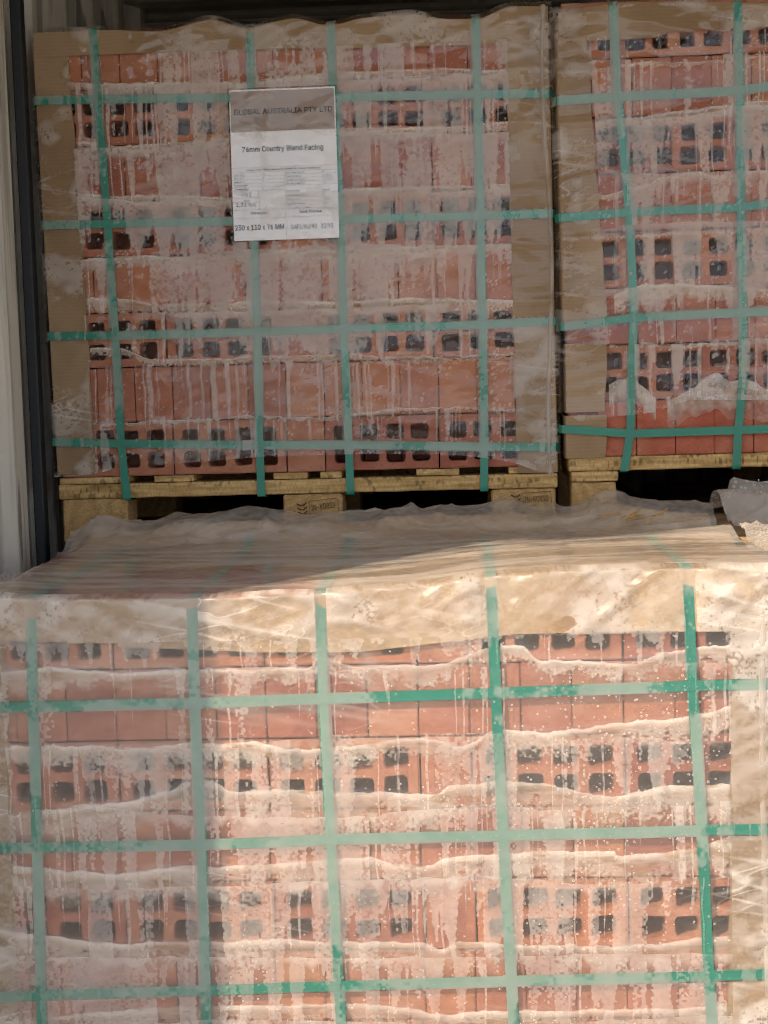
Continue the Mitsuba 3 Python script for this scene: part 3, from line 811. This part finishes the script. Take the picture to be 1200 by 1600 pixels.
def ul_front(x, z):
    pr = strap_press(UV_, UH, x, z)
    d = 0.0128 + 0.0015 * (n3(x * 7, z * 12, x * 0, 23) - .5)
    low_ = smooth(1.33, 1.22, z)
    d += pr * 0.0045 * low_ * ridge(x * 3 + z * 2, z * 42 + x * 6, x * 0, 24, 3) + pr * 0.0015 * ridge(x * 7 + z * 5, z * 75 - x * 22, x * 0, 35, 3)
    d += pr * 0.0018 * ridge(x * 2.5 + z, z * 20 + x * 5, x * 0, 25, 4)
    edge = smooth(0.09, 0.15, x)
    d += pr * 0.0035 * edge * ridge(x * 10, z * 34, x * 0, 26, 2)
    lft = smooth(-0.70, -0.80, x)
    d += pr * 0.0020 * lft * ridge(x * 9 + z * 9, z * 14 - x * 12, x * 0, 27, 3)
    dist = np.hypot(x + 0.84, z - 2.04)
    d += 0.003 * np.exp(-dist / 0.10) * ridge(np.arctan2(z - 2.04, x + 0.84) * 6, x * 0, x * 0, 28, 2)
    lab = smooth(0.14, 0.10, np.abs(x + 0.345)) * smooth(0.18, 0.14, np.abs(z - 1.772))
    d += lab * (0.0028 + 0.0028 * ridge(x * 9 + z * 5, z * 24 - x * 12, x * 0, 29, 3) + 0.002 * ridge(x * 30, z * 22 + x * 26, x * 0, 30, 3))
    fold = np.zeros_like(x)
    for tab in US:
        f = smooth_interp(tab)
        fold = np.maximum(fold, np.exp(-((z - f(x) + 0.003) / 0.005) ** 2))
    d += 0.0025 * fold * pr + pr * 0.0013 * n3(x * 50, z * 30, x * 0, 33, 3)
    return d


def ul_cards(x, z):
    return mi.Float(dr.select((x < -0.766 - (z - 1.6) * 0.02) | (x > 0.102) | (z > 1.998), 1.0, 0.0))


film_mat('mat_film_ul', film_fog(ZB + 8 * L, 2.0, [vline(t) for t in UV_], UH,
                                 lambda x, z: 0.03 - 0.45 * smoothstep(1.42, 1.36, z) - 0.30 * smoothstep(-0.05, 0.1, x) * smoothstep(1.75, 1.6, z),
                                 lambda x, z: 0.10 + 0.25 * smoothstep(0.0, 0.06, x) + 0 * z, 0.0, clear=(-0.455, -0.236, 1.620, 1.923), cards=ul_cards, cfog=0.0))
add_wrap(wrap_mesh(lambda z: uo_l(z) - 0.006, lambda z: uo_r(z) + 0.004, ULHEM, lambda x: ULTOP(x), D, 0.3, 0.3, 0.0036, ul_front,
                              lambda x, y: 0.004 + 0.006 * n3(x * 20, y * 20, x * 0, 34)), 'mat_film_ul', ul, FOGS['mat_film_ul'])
add('film_seam', seam_mesh(lambda z: 0.175 + 0.006 * np.sin(z * 9), 1.14, 2.06, D - 0.014, 0.010, 9, 0.7), 'mat_film_seam', ul, smooth=True)

# ================================================================== upper right pack
RV = [[(0.309, 2.049), (0.316, 1.877), (0.334, 1.654), (0.340, 1.447), (0.334, 1.315), (0.330, 1.219), (0.317, 1.143)], [(0.548, 2.051), (0.551, 1.881), (0.551, 1.653), (0.554, 1.447), (0.553, 1.309), (0.544, 1.218), (0.539, 1.146)]]
RV2 = [[(0.86, 2.05), (0.86, 1.146)], [(1.16, 2.05), (1.16, 1.146)]]
RH = [[(0.199, 1.872), (0.315, 1.875), (0.551, 1.878), (0.606, 1.884), (1.42, 1.885)], [(0.197, 1.646), (0.337, 1.652), (0.551, 1.654), (0.605, 1.660), (1.42, 1.665)],
      [(0.201, 1.433), (0.340, 1.446), (0.554, 1.450), (0.604, 1.452), (1.42, 1.45)]]
RH3 = [(0.200, 1.229), (0.331, 1.217), (0.539, 1.218), (0.602, 1.219), (1.42, 1.22)]
RS = [[(0.262, 1.929), (0.360, 1.940), (0.483, 1.939), (0.607, 1.946), (0.9, 1.94)], [(0.271, 1.830), (0.358, 1.837), (0.445, 1.846), (0.606, 1.861), (0.9, 1.85)], [(0.269, 1.688), (0.357, 1.703), (0.407, 1.720), (0.469, 1.727), (0.506, 1.717), (0.606, 1.726), (0.9, 1.72)],
      [(0.280, 1.606), (0.330, 1.608), (0.605, 1.611), (0.9, 1.61)], [(0.303, 1.493), (0.367, 1.510), (0.492, 1.506), (0.604, 1.496), (0.9, 1.50)], [(0.353, 1.397), (0.428, 1.388), (0.604, 1.396), (0.9, 1.39)]]
RX0, RX1 = 0.212, 1.425
ur = thing('brick_pack', 'shaded brick pack at upper right with torn plastic hem and bare bricks at its foot', 'brick pack')
rj = 0.417
rrow = [('h', rj - B + 0.002), ('h', rj), ('h', rj + B), ('e', rj + 2 * B), ('h', rj + 2 * B + E_), ('h', rj + 3 * B + E_)]
rows = []
for kk in range(8):
    sh = [0.0, 0.0, 0.004, 0.003, -0.002, 0.002, 0.0, -0.004][kk]
    rows.append([(a, max(x + sh, RX0 - 0.004)) for a, x in rrow] if kk % 2 == 1 else [(a, max(x + sh, RX0 - 0.004)) for a, x in row_e(RX0 - 0.024, 15)])
put_bricks(ur, ZBR, DR, rows, RX0, RX1, 1.0, 'mat_brick_red')
for i, (tab, th) in enumerate(zip(RS, (0.008, 0.022, 0.012, 0.008, 0.034, 0.008))):
    layer_sheet(ur, tab, DR, th, 131 + i, bulge=0.006)
xrl = interp([(1.0, 0.290), (1.418, 0.290), (1.594, 0.280), (1.757, 0.270), (1.967, 0.258), (2.2, 0.25)])
ro_l = interp([(1.0, 0.201), (1.24, 0.201), (2.05, 0.197), (2.2, 0.197)])
add('corner_board', panel(xrl, ro_l, 1.43, 2.03, DR, 6, -1), 'mat_card', ur)
add('corner_board', panel(lambda z: 0.285 + 0.004 * np.sin(z * 14), lambda z: z * 0 + 0.205, 1.262, 1.398, DR - 0.003, 7, -1), 'mat_card', ur, label='pale separate corner board under the torn plastic')
add('corner_board', panel(lambda z: 0.281 + (z - 1.17) * 0.05, lambda z: z * 0 + 0.203, 1.170, 1.255, DR - 0.001, 8, -1), 'mat_card', ur, label='bare corner board at the foot, outside the plastic')
add('corner_board', panel(lambda z: z * 0 + 1.345, lambda z: z * 0 + 1.43, 1.18, 2.03, DR, 9, 1), 'mat_card', ur)
RTOP = smooth_interp([(0.1, 2.052), (0.2, 2.052), (0.34, 2.062), (0.5, 2.056), (0.62, 2.05), (0.9, 2.06), (1.5, 2.055)])
add('cardboard_lid', lid_mesh(RX0 - 0.01, RX1 + 0.006, DR - 0.001, 1.0, lambda x: RTOP(x) - 0.006, lambda x: np.interp(x, [0.2, 0.39, 0.42, 0.7, 1.5], [1.985, 1.986, 1.997, 1.999, 1.99]), 45, 160, 40), 'mat_card', ur, smooth=30)
for i, tab in enumerate(RV + RV2): vstrap(ur, tab, DR - 0.0012, float(RTOP(tab[0][0])) - 0.002, 0.5, 1.1415, 100 + i)
for i, tab in enumerate(RH + [RH3]): hstrap(ur, tab, DR - 0.0016, 0.190, 1.437, 105 + i)
# torn scraps of the interlayer plastic under the hem
layer_sheet(ur, [(0.290, 1.316), (0.315, 1.324), (0.345, 1.318), (0.368, 1.300), (0.384, 1.284)], DR, 0.050, 151, 'mat_foam', 0.008, jag=0.002)
layer_sheet(ur, [(0.405, 1.278), (0.430, 1.290), (0.455, 1.304), (0.480, 1.322), (0.505, 1.330), (0.530, 1.316), (0.555, 1.322), (0.580, 1.312), (0.60, 1.296), (0.66, 1.30)], DR, 0.062, 152, 'mat_foam', 0.010, jag=0.003)
RHEM = smooth_interp([(0.1, 1.262), (0.195, 1.261), (0.229, 1.244), (0.299, 1.252), (0.363, 1.257), (0.451, 1.280), (0.602, 1.276), (0.9, 1.27), (1.5, 1.27)])


def ur_front(x, z):
    pr = strap_press(RV, RH, x, z)
    d = 0.0132 + 0.002 * (n3(x * 7, z * 12, x * 0, 53) - .5)
    lft = smooth(0.36, 0.24, x)
    d += pr * 0.0042 * lft * ridge(x * 4, z * 36 - x * 7, x * 0, 55, 2)
    d += pr * 0.0040 * smooth(1.96, 2.0, z) * ridge(x * 7, z * 48 + x * 9, x * 0, 56, 2)
    d += pr * 0.0045 * smooth(1.53, 1.44, z) * ridge(x * 4 + z * 3, z * 30 + x * 6, x * 0, 57, 3)
    d += pr * 0.0022 * ridge(x * 2 + z, z * 22 - x * 5, x * 0, 58, 4) + pr * 0.0016 * n3(x * 50, z * 30, x * 0, 59, 3)
    fold = np.zeros_like(x)
    for tab in RS:
        f = smooth_interp(tab)
        fold = np.maximum(fold, np.exp(-((z - f(x) + 0.003) / 0.006) ** 2))
    return d + 0.003 * fold * pr


def ur_cards(x, z):
    return mi.Float(dr.select((x < 0.276 - (z - 1.7) * 0.045) | (z > 1.992), 1.0, 0.0))


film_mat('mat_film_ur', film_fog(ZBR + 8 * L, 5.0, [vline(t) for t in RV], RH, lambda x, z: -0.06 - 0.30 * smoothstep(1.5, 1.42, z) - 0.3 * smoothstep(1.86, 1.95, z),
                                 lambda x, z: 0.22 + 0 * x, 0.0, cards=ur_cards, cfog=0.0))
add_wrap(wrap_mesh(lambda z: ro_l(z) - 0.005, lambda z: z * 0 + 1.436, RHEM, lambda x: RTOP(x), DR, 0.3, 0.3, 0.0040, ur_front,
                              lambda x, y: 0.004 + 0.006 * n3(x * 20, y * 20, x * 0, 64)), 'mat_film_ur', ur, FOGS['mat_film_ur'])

# ================================================================== paper sheet behind the film
SX0, SX1, SZ0, SZ1 = -0.4525, -0.2405, 1.623, 1.920
SY = D - 0.0128
sheet = thing('paper_sheet', 'white printed sheet with a brown header on the front of the upper left brick pack', 'information sheet')
scene['mat_paper'] = {'type': 'twosided', 'b': {'type': 'diffuse', 'reflectance': {'type': 'rgb', 'value': [0.78, 0.77, 0.80]}}}
scene['mat_header'] = {'type': 'twosided', 'b': {'type': 'diffuse', 'reflectance': {'type': 'rgb', 'value': [0.33, 0.26, 0.23]}}}
scene['mat_print'] = {'type': 'diffuse', 'reflectance': {'type': 'rgb', 'value': [0.03, 0.028, 0.03]}}
scene['mat_print_grey'] = {'type': 'twosided', 'b': {'type': 'diffuse', 'reflectance': {'type': 'rgb', 'value': [0.13, 0.125, 0.13]}}}
SW, SH = SX1 - SX0, SZ1 - SZ0


def paper_y(x, z):
    return SY + 0.0008 * np.sin(x * 40 + z * 17) + 0.0006 * np.sin(z * 60)


def on_paper(m, off):
    """Bend a flat piece in sheet coordinates (x right, y up from the lower left corner) onto the paper."""
    v = np.array(m.vertices)
    x, z = SX0 + v[:, 0], SZ0 + v[:, 1] + 0.0045 * (v[:, 0] / SW - 1) * 0
    m = m.copy()
    m.vertices = np.stack([x, paper_y(x, z) - off - v[:, 2], z], 1)
    return m


def flat(x0, x1, y0, y1, t=0.0002, nx=24, ny=30):
    X, Y = np.meshgrid(np.linspace(x0, x1, nx), np.linspace(y0, y1, ny))
    return grid_mesh(np.stack([X, Y, X * 0 + t], -1))


add('paper', on_paper(flat(0, SW, 0, SH), 0), 'mat_paper', sheet)
add('header_panel', on_paper(flat(0.0022, SW - 0.0022, SH * 0.722, SH - 0.003), 0.0004), 'mat_header', sheet)


def text(s, x, y, h, width=None, bold=False, centre=False):
    m = meshkit.text_mesh(s, h, 0.0002, bold)
    b = m.bounds
    if width: m.apply_scale([width / (b[1][0] - b[0][0]), 1, 1])
    b = m.bounds
    m.apply_translation([(x - (b[0][0] + b[1][0]) / 2) if centre else (x - b[0][0]), y, 0])
    return m


def fy(v): return SH * (1 - v)


def line(nm, s, u, v, h, width=None, bold=False, centre=False, mat='mat_print', off=0.0007):
    add(nm, on_paper(text(s, u * SW, fy(v), h, width, bold, centre), off), mat, sheet)


line('title_lettering', 'GLOBAL AUSTRALIA PTY LTD', 0.505, 0.163, 0.0100, SW * 0.93, True, True)
line('product_lettering', '76mm Country Blend Facing', 0.49, 0.410, 0.0098, SW * 0.77, True, True)
line('count_lettering', '552', 0.135, 0.705, 0.0078, None, False, True)
line('weight_lettering', '1,33 ton', 0.125, 0.773, 0.0076, SW * 0.185, False, True)
line('dimension_heading', 'Dimension', 0.25, 0.826, 0.0050, SW * 0.165, True, True)
line('mark_heading', 'Mark Number', 0.74, 0.826, 0.0050, SW * 0.215, True, True)
line('dimension_lettering', '230 x 110 x 76 MM', 0.015, 0.930, 0.0100, SW * 0.465, True)
line('mark_lettering', 'GAPL/AU/90', 0.545, 0.933, 0.0090, SW * 0.245)
line('mark_lettering', '33/90', 0.83, 0.933, 0.0090, SW * 0.115)
small = [text('Technical data in metric, background parameters for indicated unit tolerance', 0.14 * SW, fy(0.535), 0.0026, SW * 0.70, True)]
for i, (a, b) in enumerate((('Length (mm)', '230'), ('Width (mm)', '110'), ('Height (mm)', '76'), ('Tolerance Mean', 'T2'), ('Tolerance Range', 'R1'))):
    small += [text(a, 0.02 * SW, fy(0.566 + 0.0237 * i), 0.0026, None, i > 2), text(b, 0.285 * SW, fy(0.566 + 0.0237 * i), 0.0026)]
small += [text('Quantity', 0.08 * SW, fy(0.670), 0.0024), text('Weight', 0.105 * SW, fy(0.738), 0.0026)]
for i, (a, b) in enumerate((('Bulk Density (kg/m3)', 'D1'), ('Gross Dry Density', '1975 kg/m3'), ('Compressive strength', '40.0 N/mm2'), ('Water absorption (%)', '<15'))):
    small += [text(a, 0.51 * SW, fy(0.561 + 0.0245 * i), 0.0027), text(b, 0.855 * SW, fy(0.561 + 0.0245 * i), 0.0027)]
for i, (a, b) in enumerate((('Reaction to fire', 'Class A1'), ('Freeze/thaw resistance', 'No'), ('Direction of load', 'Bedface'), ('Dangerous substance', 'Absent'), ('Active soluble salt content', 'S1'))):
    small += [text(a, 0.51 * SW, fy(0.682 + 0.0285 * i), 0.0027, None, i in (1, 3)), text(b, 0.855 * SW, fy(0.682 + 0.0285 * i), 0.0027)]
add('small_print', on_paper(cat(small), 0.0007), 'mat_print', sheet)
rules = []
def hr(u0, u1, v): rules.append(flat(u0 * SW, u1 * SW, fy(v) - 0.00022, fy(v) + 0.00022, 0.0002, 12, 2))
def vr(u, v0, v1): rules.append(flat(u * SW - 0.00022, u * SW + 0.00022, fy(v1), fy(v0), 0.0002, 2, 12))
for v in (0.515, 0.545, 0.795, 0.85): hr(0.005, 0.995, v)
for i in range(5): hr(0.005, 0.495, 0.572 + 0.0237 * i)
for i in range(4): hr(0.505, 0.995, 0.567 + 0.0245 * i)
for i in range(5): hr(0.505, 0.995, 0.69 + 0.0285 * i)
for v in (0.715, 0.745): hr(0.005, 0.25, v)
vr(0.5, 0.545, 0.985); vr(0.25, 0.672, 0.795)
add('table_rules', on_paper(cat(rules), 0.0006), 'mat_print_grey', sheet)

# ================================================================== wooden pallets
def rough(m, seed, a=0.0012):
    m = m.subdivide_to_size(0.03)
    m.vertices = m.vertices + (np.stack([meshkit.noise(m.vertices * 40, seed + i) for i in range(3)], 1) - .5) * a * 2
    return m


def stamp(pal, x0, z0, yf, w, h, seed, tilt=0.0):
    """The heat-treatment mark of a pallet block: framed code beside an ear of wheat."""
    ms = []
    fr = 0.0009
    for b in ((0.30 * w, w, h - fr, h), (0.30 * w, w, 0, fr), (0.30 * w, 0.30 * w + fr, 0, h), (w - fr, w, 0, h)):
        ms.append(trimesh.creation.box(bounds=[[b[0], b[2], 0], [b[1], b[3], 0.0003]]))
    for s, yy, hh, ww in (('IN-KO010', 0.56 * h, 0.011 * h / 0.042, 0.58 * w), ('idE:', 0.16 * h, 0.010 * h / 0.042, 0.26 * w)):
        t = meshkit.text_mesh(s, hh, 0.0003, False)
        t.apply_scale([ww / (t.bounds[1][0] - t.bounds[0][0]), 1, 1])
        t.apply_translation([0.345 * w - t.bounds[0][0], yy, 0])
        ms.append(t)
    for i in range(5):      # wheat ear
        for sx in (-1, 1):
            q = trimesh.creation.box(extents=[0.0105, 0.0022, 0.0003])
            q.apply_transform(trimesh.transformations.rotation_matrix(sx * 0.55, [0, 0, 1]))
            q.apply_translation([0.13 * w + sx * 0.0052, 0.12 * h + 0.19 * h * i, 0.00015])
            ms.append(q)
    m = cat(ms)
    m.apply_transform(trimesh.transformations.rotation_matrix(tilt, [0, 0, 1]))
    m.apply_transform(np.array([[1, 0, 0, x0], [0, 0, -1, yf], [0, 1, 0, z0], [0, 0, 0, 1.0]]))
    add('stamp', m, 'mat_ink', pal)


pl = thing('wooden_pallet', 'yellowish wooden pallet with stamped blocks under the upper left brick pack', 'pallet')
for i, (xa, xb) in enumerate(((-0.836, -0.690), (-0.639, -0.556), (-0.392, -0.322), (-0.296, -0.252), (-0.100, -0.013), (0.088, 0.182))):
    add('deck_board', rough(chbox(xa, xb, D + 0.004, D + 1.15, 1.1405, ZB - 0.0012, 0.0015), 200 + i), 'mat_wood', pl)
for j, (ya, yb) in enumerate(((0.002, 0.10), (0.52, 0.62), (1.04, 1.14))):
    add('stringer_board', rough(chbox(-0.838, 0.186, D + ya, D + yb, 1.110, 1.1392, 0.002), 210 + j), 'mat_wood', pl)
    for i, (xa, xb) in enumerate(((-0.832, -0.696), (-0.374, -0.252), (0.052, 0.182))):
        add('block', rough(chbox(xa, xb, D + ya + 0.001, D + yb - 0.002, 1.021, 1.1085, 0.003), 220 + 3 * j + i, 0.0016), 'mat_block', pl)
stamp(pl, 0.092, 1.056, D - 0.0016, 0.082, 0.044, 1, 0.04)
stamp(pl, -0.342, 1.048, D - 0.0016, 0.085, 0.044, 2, 0.10)

pr_ = thing('wooden_pallet', 'weathered wooden pallet under the upper right brick pack, its wide front board spotted with mould', 'pallet')
add('deck_board', rough(chbox(0.208, 1.43, DR + 0.002, DR + 0.11, 1.143, ZBR - 0.0012, 0.002), 240), 'mat_wood', pr_)
for j, ya in enumerate((0.16, 0.29, 0.42, 0.55, 0.68, 0.81, 0.90)):
    add('deck_board', rough(chbox(0.208, 1.43, DR + ya, DR + ya + 0.09, 1.143, ZBR - 0.0012, 0.002), 241 + j), 'mat_wood', pr_)
for i, (xa, xb) in enumerate(((0.213, 0.303), (0.78, 0.87), (1.33, 1.42))):
    add('stringer_board', rough(chbox(xa, xb + 0.004, DR + 0.004, DR + 0.99, 1.122, 1.1418, 0.002), 250 + i), 'mat_wood', pr_)
    for j, ya in enumerate((0.008, 0.45, 0.88)):
        add('block', rough(chbox(xa, xb, DR + ya, DR + ya + 0.11, 1.021, 1.1205, 0.003), 255 + 3 * i + j, 0.0016), 'mat_block', pr_)

# pallets under the lower packs
for (xa, xb, y0, nm) in ((LX0, LX1, 0.004, 'wooden pallet under the sunlit lower brick pack'), (NX0, 1.425, 0.034, 'wooden pallet under the low brick pack at the right edge')):
    pq = thing('wooden_pallet', nm, 'pallet')
    zt = ZT - 8 * L
    for j in range(7):
        add('deck_board', chbox(xa, xb, y0 + j * 0.148, y0 + j * 0.148 + 0.10, zt - 0.020, zt - 0.0012, 0.002), 'mat_wood', pq)
    for x in (xa, (xa + xb) / 2 - 0.05, xb - 0.10):
        add('stringer_board', chbox(x, x + 0.10, y0, y0 + 0.99, zt - 0.042, zt - 0.0205, 0.002), 'mat_wood', pq)
        for y in (y0, y0 + 0.44, y0 + 0.88):
            add('block', chbox(x, x + 0.10, y + 0.001, y + 0.11, 0.001, zt - 0.0425, 0.003), 'mat_block', pq)

# added packs behind: carry the upper ones, block light and view under pallets
for (xa, xb, y0, zf, nm) in ((LX0, 0.44, 1.06, 0.128, 'added light-blocking brick pack behind the sunlit pack, carrying the upper left pallet'), (NX0, 1.42, 1.06, 0.128, 'added light-blocking brick pack behind, carrying the upper right pallet'),
                             (UX0, 0.16, 2.10, 1.155, 'added light-blocking brick pack deep in the container behind the upper left pack'), (0.21, 1.42, 2.10, 1.155, 'added light-blocking brick pack deep in the container behind the upper right pack')):
    bk = thing('brick_pack', nm, 'brick pack')
    core = []
    for i in range(8):
        w = E_ if i % 2 == 0 else B
        for xx in np.arange(xa, xb - w * 0.5, w):
            core.append(trimesh.creation.box(bounds=[[xx + .001, y0, zf + i * L], [min(xx + w, xb) - .001, y0 + 0.95, zf + i * L + 0.1092]]))
    add('brick_core', cat(core), 'mat_core', bk, stuff=True)
    add('cardboard_lid', lid_mesh(xa - 0.004, xb + 0.004, y0, 0.95, lambda x, z=zf: x * 0 + z + 8 * L + 0.006, lambda x, z=zf: x * 0 + z + 8 * L - 0.06, 46, 30, 12), 'mat_card', bk)
    for j in range(3):
        add('pallet_runner', chbox(xa + (xb - xa - 0.10) * j / 2, xa + (xb - xa - 0.10) * j / 2 + 0.10, y0, y0 + 0.95, zf - 0.126 + (0.002 if zf < 1 else -0.006), zf - 0.002, 0.002), 'mat_block', bk)

# ================================================================== loose things on the cover
def flap_mesh():
    """A torn corner of film that stands up from the cover of the right-hand low pack."""
    u, v = np.meshgrid(np.linspace(0, 1, 70), np.linspace(0, 1, 46))
    top = 0.085 * (1 - 0.55 * u) * smooth(0, 0.06, u + 0.02)
    x = 0.505 + 0.45 * u + 0.045 * (1 - v) * (0.35 - u) + 0.012 * (n3(u * 5, v * 6, u * 0, 90) - .5)
    z = 1.040 + top * v + 0.012 * (n3(u * 5, v * 4, u * 0, 91) - .5) * (0.4 + v) + 0.006 * ridge(u * 7, v * 9 + u * 3, u * 0, 94, 2)
    y = 0.615 + 0.10 * v ** 2 + 0.035 * (n3(u * 5, v * 4, u * 0, 92) - .5) + 0.018 * ridge(u * 5 + v, v * 6 - u * 2, u * 0, 93, 2) + 0.035 * (1 - v) ** 2 * np.sin(u * 9)
    return grid_mesh(np.stack([x, y, z], -1))


def flap_fog(p, n, uv):
    d1, d2, r = voronoi(p.x * 120, p.z * 120)
    return dr.clip(0.28 + 0.35 * fbm(p.x * 20, p.z * 20) + 0.3 * smoothstep(0.35, 0.25, d1) * smoothstep(0.5, 0.6, r), 0, 0.8)


film_mat('mat_film_flap', flap_fog)
k = add('torn_film', flap_mesh(), 'mat_film_flap', smooth=True)
labels[k] = {'label': 'torn grey flap of plastic standing up below the upper right pallet', 'category': 'plastic film'}

r9 = np.random.default_rng(3)
spl = []
for i in range(16):
    L_ = r9.uniform(0.02, 0.06)
    m = trimesh.creation.box(extents=[L_, r9.uniform(.002, .006), r9.uniform(.001, .003)])
    m.vertices[:, 1] *= np.where(m.vertices[:, 0] > 0, 0.2, 1)
    m.apply_transform(trimesh.transformations.euler_matrix(r9.uniform(-.5, .5), r9.uniform(-.6, .3), r9.uniform(-1.0, 1.0)))
    m.apply_translation([0.30 + r9.uniform(-.05, .07), 0.64 + r9.uniform(-.03, .03), 1.066 + r9.uniform(-.008, .006)])
    spl.append(m)
k = add('wood_splinters', cat(spl), 'mat_block')
labels[k] = {'label': 'loose pale wood splinters in the torn cover in front of the right pallet block', 'kind': 'stuff'}
